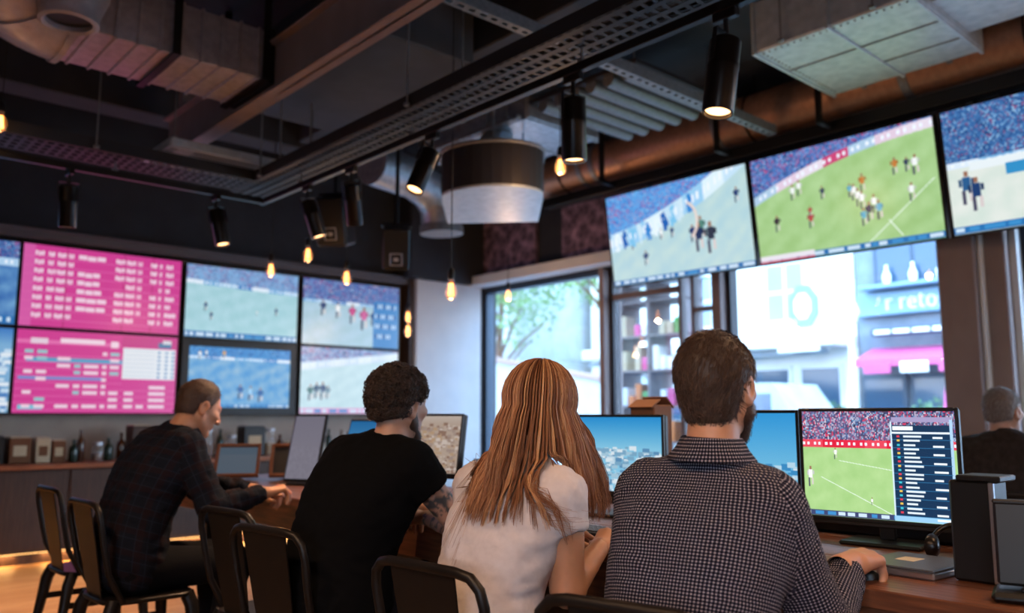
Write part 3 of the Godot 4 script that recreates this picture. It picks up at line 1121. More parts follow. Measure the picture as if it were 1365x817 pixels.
func screen_light(root: Node3D, w: float, h: float, c: Color, e: float) -> void:
	var l := AreaLight3D.new()
	l.name = "screen_light"
	l.area_size = Vector2(w, h)
	l.light_color = c
	l.light_energy = e
	l.shadow_enabled = true
	l.area_range = 20.0
	root.add_child(l, true)
	l.position = Vector3(0, 0, 0.03)
	l.rotation.y = PI

func television(at: Vector3, w: float, h: float, b: Basis, m: Material, label: String, group: String, rim: float, lc: Color, le: float) -> Node3D:
	var t := thing("television", label, "television", at, 0.0, group)
	t.basis = b
	panel(t, w, h, rim, m)
	var mb := MB.new()
	mb.box(Vector3(0, 0, -0.075), Vector3(w * 0.35, h * 0.4, 0.03), 0.003)
	for s in [-1.0, 1.0]:
		mb.box(Vector3(s * w * 0.12, 0, -0.1), Vector3(0.04, h * 0.55, 0.03), 0.002)
	part(t, "wall_bracket", mb, mat.black_metal)
	if le > 0.0:
		screen_light(t, w * 0.96, h * 0.94, lc, le)
	return t

# desk monitor; node at the desk surface, screen centre at height up
func monitor(at: Vector3, az: float, w: float, h: float, up: float, m: Material, label: String, tilt := 0.0, rim := 0.011) -> Node3D:
	var t := thing("monitor", label, "monitor", at, -deg_to_rad(az), "monitors on the desk")
	var head := Node3D.new()
	var hx := Transform3D(Basis(Vector3.RIGHT, tilt), Vector3(0, up, 0))
	var mb := MB.new()
	var B := hx.basis
	for s in [-1.0, 1.0]:
		mb.box(hx * Vector3(s * (w - rim) / 2, 0, -0.006), Vector3(rim, h, 0.014), 0.003, B)
		mb.box(hx * Vector3(0, s * (h - rim) / 2, -0.006), Vector3(w - rim * 2, rim, 0.014), 0.003, B)
	mb.box(hx * Vector3(0, -h / 2 - 0.006, -0.006), Vector3(w, 0.014, 0.016), 0.003, B)
	part(t, "bezel", mb, mat.black_plastic)
	mb = MB.new()
	mb.box(hx * Vector3(0, 0, -0.026), Vector3(w - 0.004, h - 0.004, 0.026), 0.006, B)
	mb.box(hx * Vector3(0, -0.02, -0.048), Vector3(w * 0.5, h * 0.55, 0.03), 0.012, B)
	part(t, "back_shell", mb, mat.black_plastic)
	mb = MB.new()
	var a := w / 2 - rim + 0.001; var b := h / 2 - rim + 0.001
	mb.quad(hx * Vector3(-a, -b, -0.004), hx * Vector3(a, -b, -0.004), hx * Vector3(a, b, -0.004), hx * Vector3(-a, b, -0.004))
	part(t, "screen", mb, m)
	mb = MB.new()
	mb.bar(Vector3(0, 0.01, -0.085), Vector3(0, up * 0.85, -0.065), 0.05, 0.02, 0.005, Vector3.BACK)
	part(t, "neck", mb, mat.black_plastic)
	mb = MB.new()
	mb.box(Vector3(0, 0.006, -0.06), Vector3(minf(0.24, w * 0.5), 0.012, 0.17), 0.005)
	part(t, "base", mb, mat.black_plastic)
	head.free()
	return t

# stacking metal chair with a hoop back; faces -z
func make_chair(label: String, at: Vector3, az: float) -> Node3D:
	var t := thing("metal_chair", label, "chair", at, -deg_to_rad(az), "dark metal bar chairs")
	var mb := MB.new()
	var seat := PackedVector2Array()
	for i in 40:
		var a := TAU * i / 40
		var q := Vector2(cos(a), sin(a))
		var r := 1.0 / pow(pow(absf(q.x), 5.0) + pow(absf(q.y), 5.0), 0.2)
		seat.append(Vector2(q.x * r * (0.18 - 0.012 * q.y), q.y * r * 0.18))
	var flat := Transform3D(Basis(Vector3.RIGHT, Vector3.BACK, Vector3.DOWN), Vector3(0, 0.447, 0))
	mb.prism(seat, 0.012, flat)
	var ring := []
	for q in seat:
		ring.append(flat * Vector3(q.x, q.y, 0.004))
	mb.tube(ring, 0.011, 6, false, true)
	part(t, "seat", mb, mat.bronze)
	for sx in [-1.0, 1.0]:
		for sz in [-1.0, 1.0]:
			mb = MB.new()
			var a := Vector3(0.15 * sx, 0.445, 0.15 * sz)
			var b := Vector3(0.205 * sx, 0.004, (0.2 if sz < 0 else 0.235) * sz)
			var fr := [a, a.lerp(b, 0.12) + Vector3(sx, 0, sz) * 0.012, a.lerp(b, 0.5) + Vector3(sx, 0, sz) * 0.006, b]
			mb.tube(fr, [0.03, 0.029, 0.022, 0.014], 6)
			part(t, "leg", mb, mat.bronze)
	for sx in [-1.0, 1.0]:
		mb = MB.new()
		mb.bar(Vector3(0.168 * sx, 0.3, -0.165), Vector3(0.168 * sx, 0.3, 0.17), 0.006, 0.03)
		part(t, "side_rail", mb, mat.bronze)
	mb = MB.new()
	var pts := []
	var w := 0.195
	for s in [-1.0, 1.0]:
		var arm := [Vector3(0.178 * s, 0.44, 0.12), Vector3(0.185 * s, 0.56, 0.185), Vector3(0.19 * s, 0.68, 0.212), Vector3(w * s, 0.77, 0.228), Vector3((w - 0.008) * s, 0.808, 0.235), Vector3((w - 0.035) * s, 0.833, 0.24), Vector3((w - 0.08) * s, 0.842, 0.248)]
		if s > 0:
			arm.reverse()
		pts.append_array(arm)
	mb.tube(pts, 0.013, 8)
	part(t, "back_hoop", mb, mat.bronze)
	mb = MB.new()
	var prof := PackedVector2Array([Vector2(-0.085, 0.45), Vector2(0.085, 0.45), Vector2(0.105, 0.62), Vector2(0.115, 0.838), Vector2(-0.115, 0.838), Vector2(-0.105, 0.62)])
	mb.prism(prof, 0.005, Transform3D(Basis(Vector3.RIGHT, 0.19), Vector3(0, 0.011, 0.088)))
	part(t, "back_splat", mb, mat.bronze)
	return t

func track_spot(at: Vector3, tilt: Vector2, size: float, label: String, energy: float, group: String) -> void:
	var t := thing("track_spotlight", label, "spotlight", at, 0.0, group)
	var mb := MB.new()
	mb.box(Vector3(0, -0.02, 0), Vector3(0.035, 0.04, 0.11), 0.004)
	mb.tube([Vector3(0, -0.03, 0), Vector3(0, -0.10 * size, 0)], 0.011, 8)
	part(t, "track_adapter", mb, mat.black_metal)
	var B := Basis(Vector3.RIGHT, tilt.x) * Basis(Vector3.BACK, tilt.y)
	var xf := Transform3D(B, Vector3(0, -0.09 * size, 0))
	mb = MB.new()
	mb.bar(xf * Vector3(0.066 * size, 0.0, 0), xf * Vector3(0.066 * size, -0.12 * size, 0), 0.005, 0.02, 0.001, Vector3.BACK)
	mb.bar(xf * Vector3(-0.066 * size, 0.0, 0), xf * Vector3(-0.066 * size, -0.12 * size, 0), 0.005, 0.02, 0.001, Vector3.BACK)
	mb.bar(xf * Vector3(-0.066 * size, 0.0, 0), xf * Vector3(0.066 * size, 0.0, 0), 0.02, 0.005, 0.001)
	part(t, "yoke", mb, mat.black_metal)
	mb = MB.new()
	var r := 0.055 * size
	mb.lathe([Vector2(0, -0.285 * size), Vector2(r * 0.8, -0.285 * size), Vector2(r * 0.86, -0.285 * size), Vector2(r * 0.86, -0.30 * size), Vector2(r * 0.95, -0.30 * size), Vector2(r, -0.295 * size), Vector2(r, -0.14 * size), Vector2(r * 1.03, -0.135 * size), Vector2(r * 1.03, -0.12 * size), Vector2(r, -0.115 * size), Vector2(r, -0.03 * size), Vector2(r * 0.8, -0.02 * size), Vector2(0, -0.02 * size)], 28, xf)
	part(t, "lamp_body", mb, mat.spot_black)
	mb = MB.new()
	mb.lathe([Vector2(0, -0.292 * size), Vector2(r * 0.4, -0.291 * size), Vector2(r * 0.8, -0.287 * size), Vector2(r * 0.8, -0.286 * size), Vector2(0, -0.286 * size)], 20, xf)
	part(t, "lamp_lens", mb, mat.lens_glow)
	if energy > 0.0:
		var l := SpotLight3D.new()
		l.name = "spot_light"
		l.light_color = Color(1.0, 0.8, 0.62)
		l.light_energy = energy
		l.spot_angle = 38.0
		l.spot_range = 12.0
		l.spot_attenuation = 2.0
		l.light_size = 0.03
		l.shadow_enabled = true
		t.add_child(l, true)
		l.position = xf * Vector3(0, -0.305 * size, 0)
		l.basis = B * Basis(Vector3.RIGHT, -PI / 2)

func edison_bulb(at: Vector3, top: float, label: String, energy: float) -> void:
	var t := thing("pendant_bulb", label, "lamp", Vector3(at.x, at.y, at.z), 0.0, "hanging filament bulbs")
	var mb := MB.new()
	mb.tube([Vector3(0, 0.13, 0), Vector3(0, top - at.y, 0)], 0.0035, 6)
	part(t, "cord", mb, mat.black_plastic)
	mb = MB.new()
	mb.lathe([Vector2(0, 0.07), Vector2(0.02, 0.07), Vector2(0.02, 0.07), Vector2(0.021, 0.10), Vector2(0.017, 0.13), Vector2(0.006, 0.14), Vector2(0, 0.14)], 16)
	part(t, "socket", mb, mat.black_metal)
	mb = MB.new()
	mb.lathe([Vector2(0, -0.055), Vector2(0.014, -0.053), Vector2(0.028, -0.042), Vector2(0.036, -0.02), Vector2(0.036, 0.0), Vector2(0.03, 0.025), Vector2(0.02, 0.05), Vector2(0.016, 0.07)], 20)
	part(t, "glass_bulb", mb, mat.bulb_glass)
	mb = MB.new()
	for k in 5:
		var a := TAU * k / 5
		mb.tube([Vector3(cos(a) * 0.008, 0.045, sin(a) * 0.008), Vector3(cos(a) * 0.014, -0.03, sin(a) * 0.014)], 0.0042, 5)
	part(t, "filament", mb, mat.filament)
	if energy > 0.0:
		var l := OmniLight3D.new()
		l.name = "bulb_light"
		l.light_color = Color(1.0, 0.76, 0.54)
		l.light_energy = energy
		l.omni_range = 14.0
		l.omni_attenuation = 2.0
		l.light_size = 0.03
		l.shadow_enabled = true
		t.add_child(l, true)
		l.position = Vector3(0, -0.075, 0)

# ---------------------------------------------------------------- materials
func make_materials() -> void:
	grained("ceiling_paint", C(52, 56, 64), C(64, 68, 76), 0.8, 0.0, Vector3(0.5, 0.5, 0.5), 1, 0.02, 0.2)
	grained("dark_wall", C(38, 42, 50), C(48, 52, 60), 0.75, 0.0, Vector3(0.5, 0.5, 0.5), 2, 0.02, 0.2)
	grained("rear_wall", C(120, 108, 100), C(134, 122, 112), 0.85, 0.0, Vector3(0.5, 0.5, 0.5), 2, 0.02)
	grained("pale_wall", C(158, 148, 138), C(176, 165, 154), 0.7, 0.0, Vector3(0.6, 0.6, 0.6), 3, 0.02, 0.15)
	grained("white_wall", C(205, 210, 216), C(216, 220, 225), 0.7, 0.0, Vector3(0.6, 0.6, 0.6), 4, 0.015, 0.1)
	grained("mauve_paint", C(134, 117, 115), C(148, 130, 127), 0.6, 0.0, Vector3(0.8, 0.4, 0.8), 5, 0.02, 0.1)
	grained("floor_wood", C(150, 112, 74), C(188, 146, 100), 0.45, 0.0, Vector3(0.35, 2.0, 6.0), 6, 0.02, 0.1)
	grained("floor_wood_pale", C(166, 128, 88), C(196, 156, 112), 0.45, 0.0, Vector3(0.35, 2.0, 6.0), 16, 0.02, 0.1)
	grained("desk_wood", C(74, 42, 28), C(128, 80, 54), 0.38, 0.0, Vector3(7.0, 7.0, 0.6), 7, 0.02, 0.1)
	grained("counter_wood", C(120, 68, 40), C(164, 100, 62), 0.4, 0.0, Vector3(0.6, 5.0, 7.0), 8, 0.02, 0.1)
	grained("panel_wood", C(46, 31, 24), C(70, 48, 38), 0.5, 0.0, Vector3(7.0, 0.6, 7.0), 9, 0.02, 0.1)
	grained("duct_metal", C(140, 144, 152), C(186, 190, 198), 0.38, 0.6, Vector3(1.5, 1.5, 1.5), 10, 0.03, 0.15)
	grained("dusty_duct", C(158, 150, 156), C(188, 180, 186), 0.42, 0.3, Vector3(1.5, 1.5, 1.5), 11, 0.03, 0.15)
	grained("lamplit_duct", C(150, 112, 92), C(184, 142, 118), 0.36, 0.45, Vector3(2.0, 2.0, 2.0), 12, 0.03, 0.15)  # the brown holds warm lamplight falling on a galvanised duct
	grained("pale_duct", C(176, 190, 200), C(212, 222, 230), 0.45, 0.35, Vector3(1.2, 1.2, 1.2), 13, 0.03, 0.15)
	grained("steel_strut", C(112, 116, 122), C(142, 146, 152), 0.45, 0.4, Vector3(3, 3, 3), 14, 0.03)
	grained("bronze", C(24, 20, 18), C(36, 29, 26), 0.45, 0.3, Vector3(3, 3, 3), 15, 0.02)
	grained("asphalt", C(120, 124, 130), C(146, 150, 156), 0.9, 0.0, Vector3(0.6, 0.6, 0.6), 17, 0.05)
	grained("leaf_panel", C(24, 20, 28), C(122, 92, 120), 0.7, 0.0, Vector3(0.9, 0.9, 0.9), 18, 0.06)
	mat.leaf_panel.albedo_texture = noise_tex(31, 0.035, C(58, 48, 64), C(196, 164, 194), 256, 2, FastNoiseLite.TYPE_CELLULAR)
	basic("black_metal", C(22, 22, 24), 0.45, 0.3)
	basic("tray_metal", C(26, 27, 30), 0.6)
	basic("ledge_grey", C(92, 92, 100), 0.5)
	basic("spot_black", C(30, 26, 25), 0.3, 0.5)
	basic("black_plastic", C(11, 11, 12), 0.4)
	basic("grey_plastic", C(70, 70, 74), 0.4)
	basic("black_leather", C(13, 12, 12), 0.5)
	basic("frame_grey", C(52, 52, 58), 0.45, 0.3)
	basic("frame_blue", C(60, 78, 96), 0.4, 0.3)
	basic("mauve_frame", C(120, 106, 106), 0.5)
	basic("white_frame", C(222, 224, 226), 0.5)
	basic("silver", C(190, 190, 195), 0.3, 0.9)
	basic("cream_paper", C(196, 180, 150), 0.7)
	basic("brown_card", C(110, 72, 46), 0.8)
	basic("amber_glass", C(70, 36, 16), 0.12)
	basic("green_glass", C(24, 44, 34), 0.12)
	basic("blue_plastic", C(40, 110, 170), 0.35)
	basic("dark_denim", C(26, 28, 36), 0.85)
	basic("trouser_black", C(20, 20, 23), 0.9)
	var s := basic("skin", Color.WHITE, 0.48)
	s.vertex_color_use_as_albedo = true
	s.subsurf_scatter_enabled = true
	s.subsurf_scatter_strength = 0.12
	var hr := basic("hair", Color.WHITE, 0.58)
	hr.vertex_color_use_as_albedo = true
	var lf := basic("leaf", Color.WHITE, 0.6)
	lf.vertex_color_use_as_albedo = true
	lf.backlight_enabled = true
	lf.backlight = Color(0.5, 0.6, 0.3)
	# glass
	var gl := basic("window_glass", Color(0.95, 0.98, 1.0, 0.04), 0.02)
	gl.transparency = BaseMaterial3D.TRANSPARENCY_ALPHA
	var cg := basic("clear_glass", Color(0.92, 0.95, 0.97, 0.12), 0.03)
	cg.transparency = BaseMaterial3D.TRANSPARENCY_ALPHA
	var bg := basic("bulb_glass", Color(1.0, 0.85, 0.6, 0.12), 0.03)
	bg.transparency = BaseMaterial3D.TRANSPARENCY_ALPHA
	glow("filament", Color(1.0, 0.62, 0.3), 9.0)
	glow("lens_glow", Color(1.0, 0.74, 0.5), 5.0)
	glow("led_strip", Color(1.0, 0.75, 0.45), 3.0)
	# checked shirt: dark weave with a pale grid
	var im := Image.create(48, 48, false, Image.FORMAT_RGB8)
	for y in 48:
		for x in 48:
			var a := 1 if x % 24 < 7 else 0
			var b := 1 if y % 24 < 7 else 0
			var c := C(15, 15, 24)
			if a + b == 1:
				c = C(54, 54, 74) if (x + y) % 4 < 2 else C(76, 76, 96)
			elif a + b == 2:
				c = C(206, 198, 198)
			im.set_pixel(x, y, c)
	var gm := basic("checked_cloth", Color.WHITE, 0.9)
	gm.albedo_texture = tex(im)
	gm.uv1_scale = Vector3(1, 1, 1) / 0.0148
	# flannel
	im = Image.create(96, 96, false, Image.FORMAT_RGB8)
	for y in 96:
		for x in 96:
			var c := C(24, 27, 35)
			if x % 96 < 26: c = c.lerp(C(40, 26, 29), 0.6)
			if y % 96 < 26: c = c.lerp(C(40, 26, 29), 0.6)
			if x % 48 > 43 or y % 48 > 43: c = c.lerp(C(44, 52, 66), 0.5)
			im.set_pixel(x, y, c)
	var fm := basic("flannel_cloth", Color.WHITE, 0.95)
	fm.albedo_texture = tex(im)
	fm.uv1_scale = Vector3(1, 1, 1) / 0.09
	grained("black_cotton", C(9, 9, 11), C(13, 13, 15), 0.95, 0.0, Vector3(4, 4, 4), 21, 0.05)
	grained("cream_cotton", C(198, 188, 188), C(212, 202, 202), 0.9, 0.0, Vector3(4, 4, 4), 22, 0.05)
	grained("brown_jacket", C(40, 34, 32), C(62, 54, 50), 0.8, 0.0, Vector3(3, 3, 3), 23, 0.03)

	for k in ["checked_cloth", "flannel_cloth", "black_cotton", "cream_cotton", "brown_jacket", "dark_denim", "trouser_black"]:
		mat[k].metallic_specular = 0.2
# the place
func _ready() -> void:
	# camera
	var cam := Camera3D.new()
	cam.name = "camera"
	add_child(cam)
	cam.position = Vector3(0, 1.2, 0)
	cam.rotation = Vector3(deg_to_rad(7.42), -deg_to_rad(41.87), 0)
	cam.near = 0.05
	cam.far = 200.0
	var at := CameraAttributesPhysical.new()
	at.frustum_focal_length = 32.0
	at.frustum_focus_distance = 2.25
	at.exposure_aperture = 2.2
	cam.attributes = at
	cam.current = true
	cam.fov = rad_to_deg(2.0 * atan(408.5 / 1107.0))
	# sky, sun, exposure
	var we := WorldEnvironment.new()
	we.name = "environment"
	var env := Environment.new()
	env.background_mode = Environment.BG_SKY
	var sky := Sky.new()
	var sm := ProceduralSkyMaterial.new()
	sm.sky_top_color = C(142, 192, 238)
	sm.sky_horizon_color = C(225, 236, 250)
	sm.ground_horizon_color = C(190, 195, 200)
	sm.ground_bottom_color = C(150, 150, 150)
	sm.sky_energy_multiplier = 3.0
	sm.sun_angle_max = 2.0
	sky.sky_material = sm
	env.sky = sky
	env.tonemap_mode = Environment.TONE_MAPPER_LINEAR
	env.tonemap_exposure = 1.0
	env.sdfgi_enabled = true
	env.ssao_enabled = true
	env.ssil_enabled = true
	we.environment = env
	add_child(we)
	var sun := DirectionalLight3D.new()
	sun.name = "sun"
	sun.light_color = Color(1.0, 0.95, 0.88)
	sun.light_energy = 0.5
	sun.light_angular_distance = 0.5
	sun.shadow_enabled = true
	add_child(sun)
	sun.look_at_from_position(Vector3.ZERO, Vector3(0.62, -0.8, -0.25))
	make_materials()
	build_shell()
	build_street()
	build_ceiling()
	build_walls()
	build_desk()
	build_people()

func slab(mb: MB, x0: float, x1: float, y0: float, y1: float, z0: float, z1: float, bev := 0.0) -> void:
	mb.box(Vector3(x0 + x1, y0 + y1, z0 + z1) * 0.5, Vector3(absf(x1 - x0), absf(y1 - y0), absf(z1 - z0)), bev)

func build_shell() -> void:
	var mb := MB.new()
	slab(mb, -3.4, 6.9, -0.2, -0.012, -8.6, 4.6)
	var fl := struct("floor", mb, mat.floor_wood)
	# floorboards, laid along x
	var rng := RandomNumberGenerator.new()
	rng.seed = 8
	var z := -8.25
	var row := 0
	while z < 4.2:
		var x := -3.2 - rng.randf_range(0.0, 1.5)
		var near := z < -2.6 and row % 1 == 0
		if near:
			while x < 6.6:
				var l := rng.randf_range(1.6, 2.4)
				var a := maxf(x, -3.2); var b := minf(x + l, 6.6)
				if b - a > 0.05:
					var p := MB.new()
					slab(p, a + 0.001, b - 0.001, -0.012, 0.0, z + 0.001, z + 0.129, 0.002)
					part(fl, "floorboard", p, mat.floor_wood if rng.randf() < 0.5 else mat.floor_wood_pale)
				x += l
		else:
			var p := MB.new()
			slab(p, -3.2, 6.6, -0.012, 0.0, z + 0.001, z + 0.129, 0.002)
			part(fl, "floorboard", p, mat.floor_wood if row % 2 == 0 else mat.floor_wood_pale)
		z += 0.13
		row += 1
	mb = MB.new()
	slab(mb, -3.4, 6.95, 4.1, 4.35, -8.6, 4.6)
	struct("ceiling", mb, mat.ceiling_paint)
	mb = MB.new()
	slab(mb, -3.4, 6.9, 0, 4.1, -8.6, -8.27)
	struct("wall_back", mb, mat.dark_wall)
	mb = MB.new()
	slab(mb, -3.4, -3.2, 0, 4.1, -8.27, 0.6)
	slab(mb, -3.4, -3.2, 0, 4.1, 3.4, 4.4)
	slab(mb, -3.4, -3.2, 0, 0.9, 0.6, 3.4)
	slab(mb, -3.4, -3.2, 2.8, 4.1, 0.6, 3.4)
	struct("wall_left", mb, mat.rear_wall)
	mb = MB.new()
	slab(mb, -3.4, 6.9, 0, 4.1, 4.4, 4.6)
	struct("wall_rear", mb, mat.rear_wall)
	# window wall: parapet, piers, spandrel above
	mb = MB.new()
	slab(mb, 6.65, 6.9, 0, 0.42, -8.27, 4.4)
	slab(mb, 6.65, 6.9, 2.76, 4.1, -8.27, 4.4)
	slab(mb, 6.65, 6.9, 0.42, 2.76, -8.27, -8.0)
	slab(mb, 6.65, 6.9, 0.42, 2.76, 3.6, 4.4)
	struct("wall_window", mb, mat.dark_wall)
	mb = MB.new()
	slab(mb, 6.4, 6.92, 0, 4.1, -2.42, -2.16, 0.01)
	slab(mb, 6.5, 6.92, 0, 4.1, -2.16, -1.99, 0.01)
	struct("wall_pier", mb, mat.mauve_paint)
	mb = MB.new()
	slab(mb, 6.44, 6.5, 0, 4.0, -2.155, -2.125, 0.004)
	slab(mb, 6.6, 6.88, 0.42, 2.76, -1.99, -1.945, 0.004)
	struct("trim_1", mb, mat.white_frame)
	# white pillar in the corner and the dark bulkhead over it
	mb = MB.new()
	slab(mb, 5.66, 6.65, 0, 2.8, -8.27, -8.0, 0.008)
	struct("wall_corner", mb, mat.white_wall)
	mb = MB.new()
	slab(mb, 5.5, 6.65, 2.8, 4.1, -8.27, -7.9, 0.008)
	struct("wall_bulkhead", mb, mat.dark_wall)
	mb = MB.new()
	slab(mb, 5.6, 5.66, 0, 2.8, -8.27, -8.05, 0.004)  # dark strip paints in the shade on the left face of the pillar
	struct("shade_strip_2", mb, mat.panel_wood)
	# pale panelling behind the televisions
	mb = MB.new()
	slab(mb, -3.2, 5.6, 0.8, 2.72, -8.27, -8.255)
	struct("wall_panel", mb, mat.pale_wall)
	mb = MB.new()
	slab(mb, -3.2, 5.6, 2.735, 2.80, -8.27, -8.1, 0.006)
	slab(mb, -3.2, 5.6, 2.80, 2.82, -8.27, -8.06, 0.004)
	struct("trim_3", mb, mat.ledge_grey)
	mb = MB.new()
	slab(mb, 6.42, 6.65, 2.78, 2.9, -8.0, -2.42, 0.006)
	struct("trim_4", mb, mat.white_wall)
	# windows
	var bays := [[-8.0, -5.97, "frame_blue"], [-5.9, -4.54, "frame_grey"], [-4.44, -2.42, "frame_grey"], [-1.945, 0.6, "frame_grey"], [0.68, 3.6, "frame_grey"]]
	var k := 1
	for b in bays:
		mb = MB.new()
		var w := 0.045
		slab(mb, 6.7, 6.82, 0.42, 0.42 + w, b[0], b[1], 0.004)
		slab(mb, 6.7, 6.82, 2.76 - w, 2.76, b[0], b[1], 0.004)
		slab(mb, 6.7, 6.82, 0.42, 2.76, b[0], b[0] + w, 0.004)
		slab(mb, 6.7, 6.82, 0.42, 2.76, b[1] - w, b[1], 0.004)
		var win := struct("window_%d" % k, mb, mat[b[2]])
		var g := MB.new()
		slab(g, 6.755, 6.765, 0.46, 2.72, b[0] + w, b[1] - w)
		part(win, "pane", g, mat.window_glass)
		k += 1
	mb = MB.new()  # window added in the unseen left wall to let in fill daylight
	for zz in [0.63, 2.0, 3.37]:
		slab(mb, -3.36, -3.24, 0.9, 2.8, zz - 0.03, zz + 0.03, 0.004)
	slab(mb, -3.36, -3.24, 0.9, 0.96, 0.6, 3.4, 0.004)
	slab(mb, -3.36, -3.24, 2.74, 2.8, 0.6, 3.4, 0.004)
	var side := struct("window_%d" % k, mb, mat.frame_grey)
	for zz in [0.63, 2.0]:
		var g := MB.new()
		slab(g, -3.305, -3.295, 0.96, 2.74, zz + 0.03, zz + 1.34)
		part(side, "pane", g, mat.window_glass)
	mb = MB.new()
	slab(mb, 6.6, 6.9, 0.42, 2.76, -5.97, -5.9, 0.006)
	slab(mb, 6.6, 6.9, 0.42, 2.76, -4.54, -4.44, 0.006)
	slab(mb, 6.6, 6.9, 0.42, 2.76, 0.6, 0.68, 0.006)
	struct("trim_5", mb, mat.mauve_paint)
	# glazing bars of the door-like bay
	mb = MB.new()
	for zz in [-4.98, -4.83]:
		slab(mb, 6.70, 6.80, 0.46, 2.72, zz - 0.02, zz + 0.02, 0.004)
	slab(mb, 6.70, 6.80, 2.2, 2.24, -4.83, -4.58, 0.004)
	slab(mb, 6.70, 6.80, 2.42, 2.48, -5.86, -4.98, 0.004)
	struct("trim_6", mb, mat.mauve_frame)
	mb = MB.new()
	slab(mb, 6.4, 6.7, 0.38, 0.44, -8.0, 3.6, 0.006)
	struct("trim_7", mb, mat.desk_wood)

func build_street() -> void:
	var mb := MB.new()
	slab(mb, 6.9, 70, -0.5, -0.15, -50, 40)
	slab(mb, -40, -3.4, -0.5, -0.15, -50, 40)
	struct("pavement", mb, mat.asphalt)
	grained("render_white", C(232, 232, 230), C(244, 244, 242), 0.8, 0.0, Vector3(0.3, 0.3, 0.3), 40, 0.02)
	grained("render_grey", C(108, 120, 132), C(132, 142, 152), 0.7, 0.0, Vector3(0.3, 0.3, 0.3), 41, 0.02)
	grained("render_pale", C(160, 166, 166), C(180, 184, 182), 0.8, 0.0, Vector3(0.3, 0.3, 0.3), 42, 0.02)
	basic("shop_glass", C(56, 84, 108), 0.12)
	basic("curtain_glass", C(150, 168, 184), 0.3)
	basic("sign_blue", C(122, 154, 178), 0.5)
	basic("sign_white", C(240, 240, 240), 0.5)
	basic("awning_pink", C(222, 92, 150), 0.7)
	basic("orange_paint", C(216, 120, 50), 0.6)
	basic("green_paint", C(90, 160, 80), 0.6)
	basic("roof_tile", C(150, 120, 110), 0.8)
	# white house across the street
	var h := thing("white_house", "white rendered house with tall paned windows across the street", "building", Vector3(18, -0.15, -12.6))
	mb = MB.new()
	mb.box(Vector3(3, 4.9, 0), Vector3(6, 9.8, 8.0), 0.02)
	part(h, "wall", mb, mat.render_white)
	for zz in [2.35, -0.2, -2.7]:
		for yy in [4.25, 7.4]:
			mb = MB.new()
			mb.box(Vector3(-0.03, yy, zz), Vector3(0.1, 1.5, 1.05), 0.01)
			var f := part(h, "window", mb, mat.white_frame)
			for s in [-1.0, 1.0]:
				for u in [-1.0, 1.0]:
					mb = MB.new()
					mb.box(Vector3(-0.075, yy + 0.35 * u, zz + 0.25 * s), Vector3(0.02, 0.62, 0.42), 0.004)
					part(f, "pane", mb, mat.curtain_glass)
	mb = MB.new()
	mb.box(Vector3(-0.5, 2.98, 0.3), Vector3(1.1, 0.28, 7.4), 0.03)
	part(h, "canopy", mb, mat.render_white)
	mb = MB.new()
	mb.box(Vector3(-0.55, 2.75, 0), Vector3(0.1, 0.1, 7.2), 0.01)
	part(h, "canopy_edge", mb, mat.curtain_glass)
	for i in 6:
		mb = MB.new()
		mb.box(Vector3(-0.04, 1.35, -3.1 + i * 1.25), Vector3(0.08, 2.3, 1.05), 0.01)
		var sf := part(h, "shop_window", mb, mat.white_frame)
		mb = MB.new()
		mb.box(Vector3(-0.09, 1.4, -3.1 + i * 1.25), Vector3(0.02, 2.0, 0.9), 0.004)
		part(sf, "pane", mb, mat.shop_glass)
	mb = MB.new()
	var oval := PackedVector2Array()
	for i in 8:
		var a := TAU * (i + 0.5) / 8
		oval.append(Vector2(cos(a) * 0.36, sin(a) * 0.52))
	mb.prism(oval, 0.12, Transform3D(Basis(Vector3.UP, -PI / 2), Vector3(-0.5, 3.8, 3.05)))
	var os := part(h, "hanging_sign", mb, mat.sign_blue)
	mb = MB.new()
	for i in 8:
		oval[i] *= 0.62
	mb.prism(oval, 0.14, Transform3D(Basis(Vector3.UP, -PI / 2), Vector3(-0.5, 3.8, 3.05)))
	part(os, "sign_face", mb, mat.sign_white)
	mb = MB.new()
	mb.box(Vector3(-1.0, 2.9, 3.15), Vector3(0.06, 0.34, 1.0), 0.01)
	var fs := part(h, "fascia_sign", mb, mat.sign_white)
	for i in 3:
		mb = MB.new()
		mb.box(Vector3(-1.035, 2.9, 2.85 + i * 0.3), Vector3(0.012, 0.12, 0.16), 0.002)
		part(fs, "letter_block", mb, mat.curtain_glass)
	# grey shop
	h = thing("grey_shop", "blue-grey shop building with a lettered sign and pink awning", "building", Vector3(18, -0.15, -6.4))
	mb = MB.new()
	mb.box(Vector3(3, 4.5, 0), Vector3(6, 9, 4.3), 0.02)
	part(h, "wall", mb, mat.render_grey)
	mb = MB.new()
	mb.box(Vector3(-0.12, 3.72, -0.6), Vector3(0.2, 0.5, 2.9), 0.02)
	var sg := part(h, "shop_sign", mb, mat.sign_blue)
	var tm := TextMesh.new()
	tm.text = "r retosin"
	tm.font_size = 64
	tm.pixel_size = 0.0068
	tm.depth = 0.03
	var fnt := SystemFont.new()
	fnt.font_names = PackedStringArray(["Droid Sans"])
	tm.font = fnt
	var tn := MeshInstance3D.new()
	tn.name = "sign_lettering"
	tn.mesh = tm
	tm.material = mat.sign_white
	sg.add_child(tn, true)
	tn.position = Vector3(-0.235, 3.72, -0.6)
	tn.rotation.y = -PI / 2
	mb = MB.new()
	mb.box(Vector3(-0.1, 4.6, -0.4), Vector3(0.16, 1.05, 2.5), 0.02)
	var uw := part(h, "upper_window", mb, mat.frame_blue)
	for i in 3:
		mb = MB.new()
		mb.box(Vector3(-0.19, 4.6, -1.2 + i * 0.8), Vector3(0.02, 0.9, 0.72), 0.004)
		part(uw, "pane", mb, mat.shop_glass)
